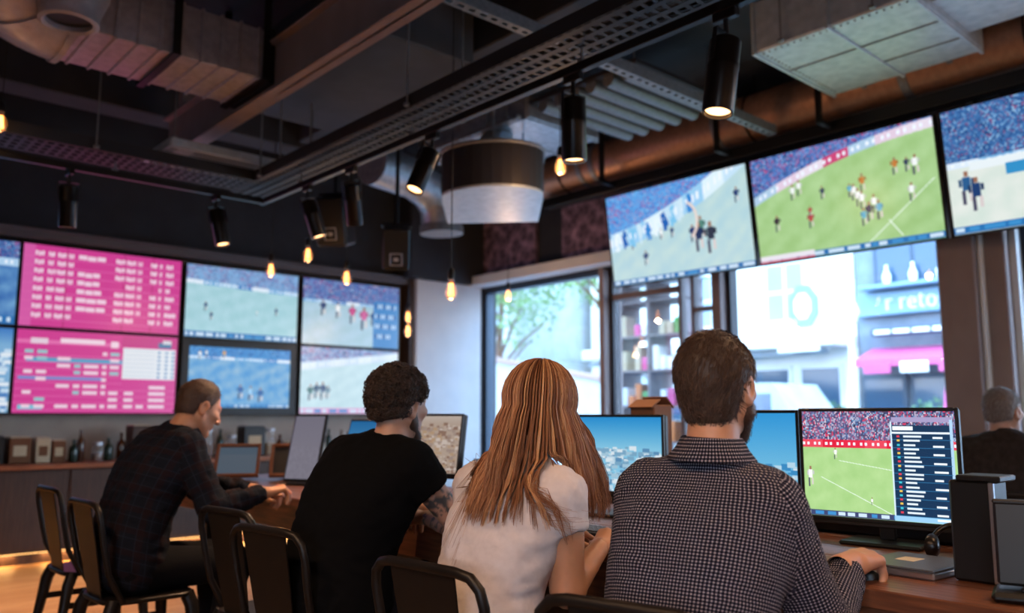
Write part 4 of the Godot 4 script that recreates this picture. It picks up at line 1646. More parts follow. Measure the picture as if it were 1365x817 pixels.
	for i in 4:
		mb = MB.new()
		mb.lathe([Vector2(0, 0), Vector2(0.07, 0), Vector2(0.09, 0.16), Vector2(0.03, 0.3), Vector2(0.03, 0.4), Vector2(0, 0.4)], 12, Transform3D(Basis.IDENTITY, Vector3(-0.35, 4.12, -1.3 + i * 0.55)))
		part(h, "vase", mb, mat.sign_white)
	mb = MB.new()
	mb.box(Vector3(-0.3, 4.06, -0.4), Vector3(0.5, 0.08, 2.9), 0.01)
	part(h, "ledge", mb, mat.sign_blue)
	mb = MB.new()
	mb.box(Vector3(-0.35, 3.08, -0.35), Vector3(0.3, 0.16, 2.6), 0.02)
	var bx := part(h, "sign_strip", mb, mat.frame_blue)
	for i in 6:
		mb = MB.new()
		mb.box(Vector3(-0.51, 3.08, -1.4 + i * 0.4), Vector3(0.02, 0.09, 0.34), 0.004)
		part(bx, "light_panel", mb, mat.sign_white)
	mb = MB.new()
	mb.prism(PackedVector2Array([Vector2(0, 2.78), Vector2(-0.9, 2.48), Vector2(-0.9, 2.34), Vector2(0, 2.6)]), 2.6, Transform3D(Basis.IDENTITY, Vector3(0, 0, -0.55)))
	part(h, "awning", mb, mat.awning_pink)
	for i in 3:
		mb = MB.new()
		mb.box(Vector3(-0.95, 2.3, -1.35 + i * 0.75), Vector3(0.04, 0.22, 0.55), 0.01)
		part(h, "awning_valance", mb, mat.awning_pink if i != 1 else mat.sign_white)
	for i in 4:
		mb = MB.new()
		mb.box(Vector3(-0.05, 1.2, -1.6 + i * 1.05), Vector3(0.1, 2.0, 0.95), 0.01)
		var sf := part(h, "shop_window", mb, mat.frame_blue)
		mb = MB.new()
		mb.box(Vector3(-0.11, 1.2, -1.6 + i * 1.05), Vector3(0.02, 1.8, 0.8), 0.004)
		part(sf, "pane", mb, mat.shop_glass)
	# further houses along the street
	for a in [[-20.5, 7.0, 8.0, "render_pale", "pale rendered house beyond the white house", 15.5], [-29.0, 9.0, 9.5, "render_white", "far white house at the end of the street", 15.0], [-0.2, 7.8, 9.5, "render_pale", "pale house beside the blue-grey shop", 18.5]]:
		h = thing("street_house", a[4], "building", Vector3(a[5], -0.15, a[0]), 0.0, "houses along the street")
		mb = MB.new()
		mb.box(Vector3(3, a[2] / 2, 0), Vector3(6, a[2], a[1]), 0.02)
		part(h, "wall", mb, mat[a[3]])
		mb = MB.new()
		mb.prism(PackedVector2Array([Vector2(-0.5, a[2] - 2.6), Vector2(0.3, a[2] - 2.2), Vector2(0.3, a[2] - 2.4), Vector2(-0.5, a[2] - 2.75)]), a[1], Transform3D.IDENTITY)
		part(h, "eave", mb, mat.roof_tile)
		for i in 4:
			for j in 2:
				mb = MB.new()
				mb.box(Vector3(-0.04, 1.6 + j * 2.6, -a[1] * 0.38 + i * a[1] * 0.25), Vector3(0.1, 1.5, 1.0), 0.01)
				var f := part(h, "window", mb, mat.white_frame)
				mb = MB.new()
				mb.box(Vector3(-0.1, 1.6 + j * 2.6, -a[1] * 0.38 + i * a[1] * 0.25), Vector3(0.02, 1.3, 0.8), 0.004)
				part(f, "pane", mb, mat.curtain_glass if j == 1 else mat.shop_glass)
	# garden house seen through the left window: low wall and a pitched roof
	h = thing("garden_wall", "low pale garden wall with a sloping coping beyond the left window", "wall", Vector3(12.6, -0.15, -13.6))
	mb = MB.new()
	mb.prism(PackedVector2Array([Vector2(-3, 0), Vector2(3, 0), Vector2(3, 1.9), Vector2(-3, 2.9)]), 0.3, Transform3D(Basis(Vector3.UP, -PI / 2), Vector3.ZERO))
	part(h, "wall", mb, mat.render_pale)
	mb = MB.new()
	mb.bar(Vector3(0, 2.95, -3.05), Vector3(0, 1.95, 3.05), 0.4, 0.1, 0.01)
	part(h, "coping", mb, mat.roof_tile)
	# tree over the garden wall
	var rng := RandomNumberGenerator.new()
	rng.seed = 77
	for a in [[Vector3(13.6, -0.15, -15.6), 4.6, 1.7, "leafy green tree behind the low garden wall"], [Vector3(14.2, -0.15, -12.4), 5.2, 1.5, "thin green tree beside the white house"]]:
		h = thing("tree", a[3], "tree", a[0])
		mb = MB.new()
		mb.tube([Vector3(0, 0, 0), Vector3(0.05, 1.6, 0.05), Vector3(-0.05, 3.0, 0), Vector3(0, a[1], 0.1)], [0.14, 0.11, 0.08, 0.03], 8)
		for k in 7:
			var e := TAU * k / 7
			mb.tube([Vector3(0, 2.2 + 0.3 * k, 0), Vector3(cos(e) * 0.6, 2.9 + 0.3 * k, sin(e) * 0.6), Vector3(cos(e) * 1.1, 3.3 + 0.3 * k, sin(e) * 1.1)], [0.05, 0.03, 0.012], 5)
		part(h, "trunk", mb, mat.brown_card)
		mb = MB.new()
		for i in 2600:
			var d: Vector3 = Vector3(rng.randfn(), rng.randfn() * 0.8, rng.randfn()).normalized() * a[2] * pow(rng.randf(), 0.4)
			var p: Vector3 = Vector3(0, a[1], 0) + d
			var b := Basis(Vector3(rng.randfn(), rng.randfn(), rng.randfn()).normalized(), rng.randf() * TAU)
			var s := rng.randf_range(0.05, 0.1)
			mb.col = Color(0.13, 0.26, 0.08).lerp(Color(0.30, 0.44, 0.18), rng.randf())
			mb.quad(p, p + b * Vector3(s, 0, s * 0.5), p + b * Vector3(s * 2, s * 0.3, 0), p + b * Vector3(s, 0, -s * 0.5))
		part(h, "crown", mb, mat.leaf)
	# street lamp post
	h = thing("lamp_post", "pale lamp post at the kerb before the blue-grey shop", "lamp post", Vector3(16.5, -0.15, -8.0))
	mb = MB.new()
	mb.tube([Vector3(0, 0, 0), Vector3(0, 3.2, 0)], [0.07, 0.05], 10)
	part(h, "pole", mb, mat.sign_white)
	mb = MB.new()
	mb.lathe([Vector2(0, 3.2), Vector2(0.12, 3.22), Vector2(0.2, 3.45), Vector2(0.14, 3.62), Vector2(0, 3.66)], 14)
	part(h, "lantern", mb, mat.sign_white)
	# kiosk shelves outside the door-like bay
	h = thing("kiosk_rack", "dark framed kiosk rack of coloured boxes outside the window", "rack", Vector3(9.2, -0.15, -7.2))
	for zz in [-0.55, 0.0, 0.55]:
		mb = MB.new()
		mb.box(Vector3(0, 1.6, zz), Vector3(0.5, 3.2, 0.05), 0.006)
		part(h, "upright", mb, mat.mauve_frame)
	for j in 6:
		mb = MB.new()
		mb.box(Vector3(0, 0.5 + j * 0.48, 0), Vector3(0.5, 0.03, 1.15), 0.004)
		part(h, "shelf", mb, mat.mauve_frame)
	mb = MB.new()
	mb.box(Vector3(-0.1, 3.25, 0), Vector3(0.8, 0.12, 1.4), 0.01)
	part(h, "roof", mb, mat.sign_white)
	var cols := ["orange_paint", "green_paint", "sign_white", "awning_pink", "cream_paper", "cream_paper", "sign_white"]
	for j in 6:
		for i in 8:
			if rng.randf() < 0.35 or j == 5:
				continue
			mb = MB.new()
			var bh := rng.randf_range(0.12, 0.34)
			mb.box(Vector3(0, bh / 2, 0), Vector3(0.22, bh, 0.10), 0.006)
			mb.box(Vector3(-0.112, bh * 0.55, 0), Vector3(0.004, bh * 0.35, 0.07), 0.001)
			var cn: String = cols[rng.randi() % cols.size()]
			var nm: String = {"orange_paint": "orange", "green_paint": "green", "sign_white": "white", "awning_pink": "pink", "cream_paper": "cream", "blue_plastic": "blue"}[cn]
			piece("goods_box", mb, mat[cn], "%s box on the %s shelf of the kiosk rack" % [nm, ["lowest", "second", "third", "fourth", "fifth", "top"][j]], "box", "boxes on the kiosk rack", Vector3(9.1, -0.15 + 0.517 + j * 0.48, -7.2 - 0.47 + (0.06 if i > 3 else 0.0) + i * 0.125))
	# bollards and a pale van at the kerb
	for i in 5:
		mb = MB.new()
		mb.lathe([Vector2(0, 0), Vector2(0.1, 0), Vector2(0.1, 0.7), Vector2(0.12, 0.75), Vector2(0.1, 0.86), Vector2(0.0, 0.92)], 14)
		piece("bollard", mb, mat.sign_white, "white round-topped bollard on the pavement outside", "bollard", "white bollards on the pavement", Vector3(13.5, -0.15, -9.2 + i * 1.3))
	for a in [[Vector3(14.6, -0.15, -6.6), "folding pavement sign before the blue-grey shop"], [Vector3(16.7, -0.15, -12.1), "folding pavement sign before the white house"]]:
		h = thing("pavement_sign", a[1], "sign", a[0], -PI / 2)
		for s in [-1.0, 1.0]:
			mb = MB.new()
			mb.box(Vector3(0, 0.5, 0.12 * s), Vector3(0.6, 1.0, 0.03), 0.006, Basis(Vector3.RIGHT, -0.2 * s))
			part(h, "board", mb, mat.sign_white)
	for a in [[Vector3(16.2, -0.15, -6.4), "clipped shrub in a pale planter under the pink awning"], [Vector3(17.0, -0.15, -8.9), "clipped shrub in a pale planter by the lamp post"], [Vector3(16.6, -0.15, -10.9), "clipped shrub in a pale planter under the canopy"], [Vector3(12.4, -0.15, -8.6), "clipped shrub in a pale planter at the kerb"]]:
		h = thing("planter", a[1], "planter", a[0])
		mb = MB.new()
		mb.lathe([Vector2(0, 0), Vector2(0.24, 0), Vector2(0.32, 0.5), Vector2(0.34, 0.5), Vector2(0.34, 0.56), Vector2(0.28, 0.56), Vector2(0.26, 0.5), Vector2(0, 0.5)], 18)
		part(h, "pot", mb, mat.render_pale)
		mb = MB.new()
		for i in 420:
			var d := Vector3(rng.randfn(), rng.randfn(), rng.randfn()).normalized()
			var p := Vector3(0, 1.0, 0) + d * (0.38 + 0.12 * rng.randf()) * Vector3(1, 1.35, 1)
			var b := Basis(Vector3(rng.randfn(), rng.randfn(), rng.randfn()).normalized(), rng.randf() * TAU)
			var s := rng.randf_range(0.05, 0.09)
			mb.col = Color(0.06, 0.14, 0.06).lerp(Color(0.14, 0.24, 0.12), rng.randf())
			mb.quad(p, p + b * Vector3(s, 0, s * 0.5), p + b * Vector3(s * 2, s * 0.3, 0), p + b * Vector3(s, 0, -s * 0.5))
		part(h, "shrub", mb, mat.leaf)
	# café parasols on the pavement
	for a in [[Vector3(15.2, -0.15, -5.6), "awning_pink", "closed pink café parasol before the blue-grey shop"], [Vector3(16.4, -0.15, -14.2), "render_pale", "open pale café parasol before the white house"]]:
		h = thing("parasol", a[2], "parasol", a[0])
		mb = MB.new()
		mb.tube([Vector3.ZERO, Vector3(0, 2.4, 0)], 0.03, 8)
		part(h, "pole", mb, mat.sign_white)
		mb = MB.new()
		if a[1] == "awning_pink":
			mb.lathe([Vector2(0.04, 1.1), Vector2(0.2, 1.15), Vector2(0.15, 1.7), Vector2(0.04, 2.4), Vector2(0, 2.42)], 10)
		else:
			mb.lathe([Vector2(1.3, 1.95), Vector2(1.32, 2.0), Vector2(0.7, 2.3), Vector2(0, 2.48)], 8)
		part(h, "canopy", mb, mat[a[1]])
	h = thing("parked_van", "pale delivery van parked before the white house", "van", Vector3(15.0, -0.15, -9.6))
	mb = MB.new()
	mb.prism(PackedVector2Array([Vector2(-2.2, 0.35), Vector2(2.2, 0.35), Vector2(2.25, 1.0), Vector2(1.7, 1.15), Vector2(1.15, 1.95), Vector2(-2.1, 2.0), Vector2(-2.25, 1.8)]), 1.7, Transform3D(Basis(Vector3.UP, -PI / 2), Vector3.ZERO))
	part(h, "van_body", mb, mat.render_pale)
	for zz in [-1.4, 1.4]:
		for xx in [-0.82, 0.82]:
			mb = MB.new()
			mb.lathe([Vector2(0, -0.1), Vector2(0.3, -0.1), Vector2(0.34, -0.06), Vector2(0.34, 0.06), Vector2(0.3, 0.1), Vector2(0, 0.1)], 20, Transform3D(Basis(Vector3.BACK, PI / 2), Vector3(xx, 0.34, zz)))
			part(h, "wheel", mb, mat.black_plastic)
	for a in [[-1.4, 0.9], [-0.3, 0.9], [0.75, 0.75]]:
		mb = MB.new()
		mb.box(Vector3(-0.855, 1.5, a[0]), Vector3(0.02, 0.5, a[1]), 0.006)
		part(h, "side_window", mb, mat.shop_glass)

func rod(parent: Node, p: Vector3, top: float, r := 0.006) -> void:
	var mb := MB.new()
	mb.tube([p, Vector3(p.x, top, p.z)], r, 6)
	mb.box(p + Vector3(0, 0.01, 0), Vector3(0.035, 0.02, 0.035), 0.003)
	part(parent, "hanger_rod", mb, mat.steel_strut)

func build_ceiling() -> void:
	var mb := MB.new()
	# downstand beams of the slab
	slab(mb, -3.2, 6.65, 3.7, 4.1, -7.3, -7.0, 0.01)
	slab(mb, 3.55, 3.85, 3.75, 4.1, -7.0, 4.4, 0.01)
	slab(mb, -3.2, 3.55, 3.8, 4.1, -3.2, -2.9, 0.01)
	struct("ceiling_beam", mb, mat.ceiling_paint)
	mb = MB.new()
	slab(mb, 2.62, 3.5, 3.62, 4.1, -6.2, -4.3, 0.01)
	struct("ceiling_drop", mb, mat.ceiling_paint)
	# track frame with its lighting rail
	var t := thing("track_rail", "black lighting track bent round a corner below the cable tray", "light track", Vector3(2.78, 2.85, -6.0))
	mb = MB.new()
	mb.box(Vector3(0, 0.0, 4.0), Vector3(0.04, 0.045, 8.1), 0.003)
	mb.box(Vector3(-2.9, 0.0, 0), Vector3(5.84, 0.045, 0.04), 0.003)
	part(t, "rail", mb, mat.black_metal)
	for zz in [0.6, 2.0, 3.4, 4.8, 6.4]:
		rod(t, Vector3(0, 0.02, zz), 0.1)
	for xx in [-1.1, -2.3, -3.5]:
		rod(t, Vector3(xx, 0.02, 0), 0.1)
	# perforated cable tray above the track
	t = thing("cable_tray", "dark perforated cable tray hung above the lighting track", "cable tray", Vector3(2.8, 2.95, -6.0))
	mb = MB.new()
	for s in [-0.19, 0.19]:
		mb.box(Vector3(s, 0.035, 3.8), Vector3(0.006, 0.08, 8.2), 0.001)
		mb.box(Vector3(-2.95, 0.035, s), Vector3(5.6, 0.08, 0.006), 0.001)
	part(t, "side_flange", mb, mat.tray_metal)
	mb = MB.new()
	for k in 5:
		mb.box(Vector3(-0.16 + k * 0.08, 0, 3.8), Vector3(0.034, 0.005, 8.2), 0.0)
		mb.box(Vector3(-2.95, 0, -0.16 + k * 0.08), Vector3(5.6, 0.005, 0.034), 0.0)
	for k in 136:
		mb.box(Vector3(0, 0.001, -0.28 + k * 0.06), Vector3(0.37, 0.005, 0.022), 0.0)
	for k in 90:
		mb.box(Vector3(-0.2 - k * 0.06, 0.001, 0), Vector3(0.022, 0.005, 0.37), 0.0)
	part(t, "perforated_floor", mb, mat.tray_metal)
	var rng := RandomNumberGenerator.new()
	rng.seed = 5
	for k in 6:
		mb = MB.new()
		var pts := []
		for j in 18:
			pts.append(Vector3(-0.13 + k * 0.05 + rng.randf_range(-0.015, 0.015), 0.018 + rng.randf() * 0.012, -0.2 + j * 0.48))
		mb.tube(pts, 0.010, 6)
		part(t, "cable", mb, mat.black_plastic)
	for zz in [0.3, 2.2, 5.0, 7.2]:
		rod(t, Vector3(0.2, 0, zz), 1.15)
		rod(t, Vector3(-0.2, 0, zz), 1.15)
	for xx in [-1.3, -3.4]:
		rod(t, Vector3(xx, 0, 0.2), 1.15)
	# painted steel beam
	t = thing("steel_beam", "mauve painted steel beam with a bottom flange hanging under the slab", "beam", Vector3(2.36, 3.3, 0))
	mb = MB.new()
	mb.box(Vector3(0, 0.18, -3.0), Vector3(0.02, 0.36, 7.9), 0.002)
	part(t, "web", mb, mat.mauve_paint)
	mb = MB.new()
	mb.box(Vector3(0, 0.008, -3.0), Vector3(0.13, 0.016, 7.9), 0.003)
	part(t, "bottom_flange", mb, mat.mauve_paint)
	mb = MB.new()
	mb.box(Vector3(0, 0.352, -3.0), Vector3(0.13, 0.016, 7.9), 0.003)
	part(t, "top_flange", mb, mat.mauve_paint)
	for zz in [-6.6, -3.4, 0.3]:
		mb = MB.new()
		mb.box(Vector3(0, 0.58, zz), Vector3(0.1, 0.44, 0.1), 0.004)
		part(t, "post", mb, mat.mauve_paint)
	# rectangular duct with a bend, upper left
	t = thing("ribbed_duct", "ribbed galvanised duct with a wide bend and round inlet collar", "duct", Vector3(1.2, 3.4, -5.3))
	mb = MB.new()
	mb.box(Vector3(0.57, 0.17, 0), Vector3(1.16, 0.34, 0.58), 0.006)
	part(t, "straight_run", mb, mat.dusty_duct)
	for k in 9:
		mb = MB.new()
		mb.box(Vector3(0.04 + k * 0.125, 0.17, 0), Vector3(0.022, 0.362, 0.604), 0.006)
		part(t, "stiffener_rib", mb, mat.dusty_duct)
	mb = MB.new()
	mb.box(Vector3(1.13, 0.17, 0), Vector3(0.04, 0.38, 0.62), 0.004)
	part(t, "end_flange", mb, mat.black_metal)
	mb = MB.new()
	var pts := []
	var rad := []
	for k in 14:
		var a := PI / 2 * k / 13.0
		pts.append(Vector3(-0.02 - sin(a) * 0.42, 0.22 + 0.12 * k / 13.0, 0.0 + (1.0 - cos(a)) * 0.42))
		rad.append(0.33 + 0.02 * sin(k * 0.24))
	pts.append(Vector3(-0.45, 0.36, 1.2)); rad.append(0.33)
	mb.tube(pts, rad, 28)
	part(t, "bend", mb, mat.dusty_duct)
	for k in [0, 7, 13]:
		mb = MB.new()
		var c: Vector3 = pts[k]
		var dir: Vector3 = (pts[k + 1] - pts[maxi(k - 1, 0)]).normalized()
		mb.tube([c - dir * 0.018, c + dir * 0.018], rad[k] + 0.012, 28)
		part(t, "seam_band", mb, mat.dusty_duct)
	mb = MB.new()
	mb.lathe([Vector2(0.12, 0.02), Vector2(0.12, -0.05), Vector2(0.135, -0.06), Vector2(0.155, -0.05), Vector2(0.15, -0.01), Vector2(0.2, 0.12)], 28, Transform3D(Basis.IDENTITY, Vector3(-0.12, 0.0, 0.42)))
	part(t, "inlet_collar", mb, mat.dusty_duct)
	mb = MB.new()
	mb.lathe([Vector2(0, -0.02), Vector2(0.125, -0.02), Vector2(0.125, 0.02)], 24, Transform3D(Basis.IDENTITY, Vector3(-0.12, 0.0, 0.42)))
	part(t, "inlet_mouth", mb, mat.black_metal)
	for xx in [0.5, 1.08]:
		mb = MB.new()
		mb.bar(Vector3(xx, -0.02, 0.33), Vector3(xx, 0.7, 0.33), 0.05, 0.012, 0.002, Vector3.BACK)
		mb.bar(Vector3(xx, -0.02, -0.33), Vector3(xx, 0.7, -0.33), 0.05, 0.012, 0.002, Vector3.BACK)
		mb.box(Vector3(xx, -0.014, 0), Vector3(0.05, 0.012, 0.7), 0.002)
		part(t, "hanger_strap", mb, mat.black_metal)
	# louvre light by the corner of the track
	t = thing("louvre_grille", "pale slatted louvre grille beside the track corner", "grille", Vector3(2.4, 3.1, -6.05))
	mb = MB.new()
	for s in [-1.0, 1.0]:
		mb.box(Vector3(0, 0, s * 0.27), Vector3(0.86, 0.06, 0.03), 0.003)
		mb.box(Vector3(s * 0.42, 0, 0), Vector3(0.03, 0.06, 0.54), 0.003)
	part(t, "frame", mb, mat.pale_duct)
	for k in 7:
		mb = MB.new()
		mb.box(Vector3(0, 0, -0.21 + k * 0.07), Vector3(0.8, 0.012, 0.034), 0.002, Basis(Vector3.RIGHT, 0.25))
		part(t, "slat", mb, mat.white_frame)
	rod(t, Vector3(-0.4, 0.03, 0.25), 1.0)
	rod(t, Vector3(0.4, 0.03, 0.25), 1.0)
	# strut channel crossing the room
	t = thing("strut_channel", "slotted steel strut channel crossing above the track", "strut", Vector3(4.19, 3.45, -3.43))
	mb = MB.new()
	for s in [-1.0, 1.0]:
		mb.box(Vector3(0, 0.035, 0.036 * s), Vector3(3.44, 0.075, 0.005), 0.001)
		mb.box(Vector3(0, 0.0, 0.026 * s), Vector3(3.44, 0.005, 0.024), 0.001)
	for k in 43:
		mb.box(Vector3(-1.70 + k * 0.081, 0.0, 0), Vector3(0.04, 0.005, 0.03), 0.0)
	part(t, "channel", mb, mat.steel_strut)
	for xx in [-1.4, -0.2, 1.2]:
		rod(t, Vector3(xx, 0.05, 0), 0.6)
	# ribbed decking panel
	t = thing("corrugated_vent", "ribbed grey metal vent under the slab near the round duct", "vent panel", Vector3(4.9, 3.62, -4.1))
	for k in 6:
		mb = MB.new()
		mb.tube([Vector3(-0.52, 0, -0.42 + k * 0.17), Vector3(0.52, 0, -0.42 + k * 0.17)], 0.055, 12)
		part(t, "rib", mb, mat.steel_strut)
	mb = MB.new()
	mb.box(Vector3(0, 0.05, 0), Vector3(1.1, 0.04, 1.1), 0.005)
	part(t, "backing_sheet", mb, mat.frame_grey)
	rod(t, Vector3(-0.45, 0.06, 0.45), 0.5); rod(t, Vector3(0.45, 0.06, 0.45), 0.5)
	# round duct along the windows
	t = thing("round_duct", "galvanised round duct above the window televisions, warm lamplight in its colour", "duct", Vector3(6.12, 3.72, -3.0))
	mb = MB.new()
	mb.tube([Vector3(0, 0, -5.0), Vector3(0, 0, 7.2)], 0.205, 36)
	part(t, "pipe", mb, mat.lamplit_duct)
	for zz in [-3.3, -2.62, -2.45, -1.0, 0.6, 2.2, 3.8]:
		mb = MB.new()
		mb.tube([Vector3(0, 0, zz - 0.03), Vector3(0, 0, zz + 0.03)], 0.216, 36)
		part(t, "joint_collar", mb, mat.steel_strut)
	for zz in [-2.9, -0.7, 1.4]:
		mb = MB.new()
		var ring := []
		for k in 24:
			ring.append(Vector3(cos(TAU * k / 24) * 0.214, sin(TAU * k / 24) * 0.214, zz))
		mb.tube(ring, 0.008, 5, false, true)
		mb.tube([Vector3(0, 0.21, zz), Vector3(0, 0.375, zz)], 0.007, 6)
		part(t, "clamp_hanger", mb, mat.black_metal)
	# silver rectangular duct
	t = thing("silver_duct", "pale silver rectangular duct with taped seams near the windows", "duct", Vector3(5.3, 3.6, -2.35))
	mb = MB.new()
	mb.box(Vector3(0, 0.18, 0), Vector3(1.1, 0.36, 1.06), 0.012)
	part(t, "plenum", mb, mat.pale_duct)
	mb = MB.new()
	mb.box(Vector3(0.0, 0.2, 1.0), Vector3(0.62, 0.3, 0.96), 0.012)
	part(t, "branch_duct", mb, mat.pale_duct)
	for zz in [-0.515, 0.0, 0.515]:
		mb = MB.new()
		mb.box(Vector3(0, 0.18, zz), Vector3(1.13, 0.39, 0.022), 0.004)
		part(t, "flange", mb, mat.pale_duct)
	mb = MB.new()
	mb.box(Vector3(-0.12, -0.003, 0), Vector3(0.012, 0.008, 1.0), 0.001)
	mb.box(Vector3(0.22, -0.003, 0.25), Vector3(0.012, 0.008, 0.5), 0.001)
	for k in 22:
		mb.ball(Vector3(-0.5 + k * 0.046, -0.002, -0.47), Vector3(0.008, 0.006, 0.008), 6, 4)
		mb.ball(Vector3(-0.51, -0.002, -0.47 + k * 0.045), Vector3(0.008, 0.006, 0.008), 6, 4)
	part(t, "seam_rivets", mb, mat.steel_strut)
	for s in [-1.0, 1.0]:
		rod(t, Vector3(0.58 * s, 0.0, -0.3), 0.5)
		rod(t, Vector3(0.58 * s, 0.0, 0.3), 0.5)
	# rail that carries the window televisions
	t = thing("mounting_rail", "black mounting rail above the window televisions", "rail", Vector3(6.06, 3.42, -2.6))
	mb = MB.new()
	mb.box(Vector3(0, 0.0, 0), Vector3(0.12, 0.10, 7.2), 0.006)
	part(t, "rail_beam", mb, mat.black_metal)
	for zz in [-2.6, -1.3, -0.38, 1.5, 2.6]:
		mb = MB.new()
		mb.bar(Vector3(-0.24, -0.02, zz), Vector3(-0.24, 0.68, zz), 0.04, 0.04, 0.003, Vector3.BACK)
		mb.box(Vector3(-0.15, 0.0, zz), Vector3(0.2, 0.04, 0.04), 0.003)
		part(t, "drop_post", mb, mat.black_metal)
	for zz in [-2.3, -1.6, -0.8, -0.1, 0.6, 1.4]:
		mb = MB.new()
		mb.bar(Vector3(0.10, 0.0, zz), Vector3(0.21, -0.75, zz), 0.05, 0.02, 0.002, Vector3.BACK)
		part(t, "television_arm", mb, mat.black_metal)
	# D-shaped air unit
	t = thing("air_unit", "hanging half-round air unit, dark sides and pale metal underside", "air unit", Vector3(4.12, 2.8, -4.86))
	var back_l := Vector3(4.19, 2.8, -5.50) - t.position
	var back_r := Vector3(4.72, 2.8, -4.93) - t.position
	var front := Vector3(3.70, 2.8, -4.34) - t.position
	var outline := PackedVector2Array()
	var mid := (back_l + back_r) * 0.5
	var hx := (back_r - back_l) * 0.5
	var hz := front - mid
	outline.append(Vector2(back_l.x, back_l.z))
	for k in 17:
		var a := PI * k / 16.0
		var q := mid - hx * cos(a) * (0.94 + 0.06 * absf(cos(a))) + hz * (0.72 + 0.28 * sin(a) if k > 0 and k < 16 else 0.62)
		outline.append(Vector2(q.x, q.z))
	outline.append(Vector2(back_r.x, back_r.z))
	var flat := Transform3D(Basis(Vector3.RIGHT, Vector3.BACK, Vector3.DOWN), Vector3(0, 0.17, 0))
	mb = MB.new()
	mb.prism(outline, 0.3, flat)
	part(t, "casing", mb, mat.frame_grey)
	mb = MB.new()
	var inner := PackedVector2Array()
	var cen := Vector2.ZERO
	for q in outline:
		cen += q / outline.size()
	for q in outline:
		inner.append(cen + (q - cen) * 0.985)
	mb.prism(inner, 0.02, Transform3D(flat.basis, Vector3(0, 0.012, 0)))
	part(t, "underside_panel", mb, mat.pale_duct)
	mb = MB.new()
	var ringp := []
	for q in outline:
		ringp.append(Vector3(q.x, 0.335, q.y))
	mb.tube(ringp, 0.016, 6, false, true)
	part(t, "top_rim", mb, mat.steel_strut)
	for q in [Vector3(-0.22, 0.33, 0.3), Vector3(0.28, 0.33, -0.4), Vector3(0.45, 0.33, -0.1)]:
		rod(t, q, 1.3 if q.x < 0.0 else 0.75, 0.008)
	mb = MB.new()
	mb.tube([Vector3(0.05, 0.32, -0.1), Vector3(0.05, 0.45, -0.1), Vector3(0.2, 0.62, -0.2), Vector3(0.38, 0.74, -0.32)], 0.12, 20)
	part(t, "supply_pipe", mb, mat.duct_metal)
	t = thing("flat_duct", "wide pale metal duct under the slab above the air unit", "duct", Vector3(4.78, 3.56, -5.42))
	mb = MB.new()
	mb.box(Vector3(0, 0.17, 0), Vector3(0.84, 0.34, 1.5), 0.008)
	part(t, "duct_run", mb, mat.duct_metal)
	for zz in [-0.72, -0.24, 0.24, 0.72]:
		mb = MB.new()
		mb.box(Vector3(0, 0.17, zz), Vector3(0.87, 0.37, 0.024), 0.004)
		part(t, "flange", mb, mat.duct_metal)
	mb = MB.new()
	mb.box(Vector3(-0.52, -0.02, 0.1), Vector3(0.05, 0.03, 1.3), 0.002)
	for k in 16:
		mb.box(Vector3(-0.52, -0.038, -0.5 + k * 0.08), Vector3(0.02, 0.006, 0.04), 0.0)
	part(t, "support_strip", mb, mat.steel_strut)
	for zz in [-0.4, 0.6]:
		rod(t, Vector3(-0.52, 0.0, zz), 0.54)
	# hanging loudspeakers by the corner
	var i := 0
	for a in [[Vector3(3.55, 2.86, -6.25), 0.34, 0.5], [Vector3(4.05, 2.66, -6.05), 0.3, 0.9]]:
		t = thing("hanging_speaker", ["black loudspeaker hung under the ceiling by the track corner", "black loudspeaker with a square badge beside the air unit"][i], "speaker", a[0], -0.9 + 0.3 * i)
		var s: float = a[1]
		mb = MB.new()
		mb.box(Vector3.ZERO, Vector3(s * 0.8, s * 1.25, s * 0.75), 0.02, Basis(Vector3.RIGHT, 0.3))
		part(t, "cabinet", mb, mat.black_plastic)
		mb = MB.new()
		mb.box(Basis(Vector3.RIGHT, 0.3) * Vector3(0, 0, s * 0.385), Vector3(s * 0.72, s * 1.15, 0.015), 0.005, Basis(Vector3.RIGHT, 0.3))
		part(t, "grille", mb, mat.black_metal)
		mb = MB.new()
		for q in [[Vector3(0, 0.05, 0), Vector3(0.1, 0.008, 0.01)], [Vector3(0, -0.05, 0), Vector3(0.1, 0.008, 0.01)], [Vector3(0.05, 0, 0), Vector3(0.008, 0.1, 0.01)], [Vector3(-0.05, 0, 0), Vector3(0.008, 0.1, 0.01)], [Vector3(0, 0.0, 0), Vector3(0.04, 0.03, 0.01)]]:
			mb.box(Basis(Vector3.RIGHT, 0.3) * (q[0] + Vector3(0, -s * 0.3, s * 0.397)), q[1], 0.001, Basis(Vector3.RIGHT, 0.3))
		part(t, "badge", mb, mat.silver)
		mb = MB.new()
		mb.tube([Vector3(0, s * 0.5, 0), Vector3(0, 4.1 - a[0].y, 0)], 0.018, 8)
		mb.box(Vector3(0, s * 0.68, 0), Vector3(s * 0.9, 0.03, 0.05), 0.003)
		part(t, "hanging_bracket", mb, mat.black_metal)
		i += 1
	# round elbow duct over the corner
	t = thing("elbow_duct", "grey round elbow duct above the corner behind the air unit", "duct", Vector3(4.9, 3.05, -6.6))
	mb = MB.new()
	mb.tube([Vector3(-0.9, 0.45, 0.2), Vector3(-0.35, 0.43, 0.1), Vector3(-0.1, 0.36, 0.03), Vector3(0.03, 0.22, 0), Vector3(0.06, 0.0, 0)], 0.2, 26)
	part(t, "elbow", mb, mat.duct_metal)
	mb = MB.new()
	mb.tube([Vector3(0.057, 0.04, 0), Vector3(0.06, -0.04, 0)], 0.22, 26)
	part(t, "collar", mb, mat.steel_strut)
	rod(t, Vector3(-0.5, 0.6, 0.1), 1.05)
	# spots on the track
	var R := 2.85 - 0.02
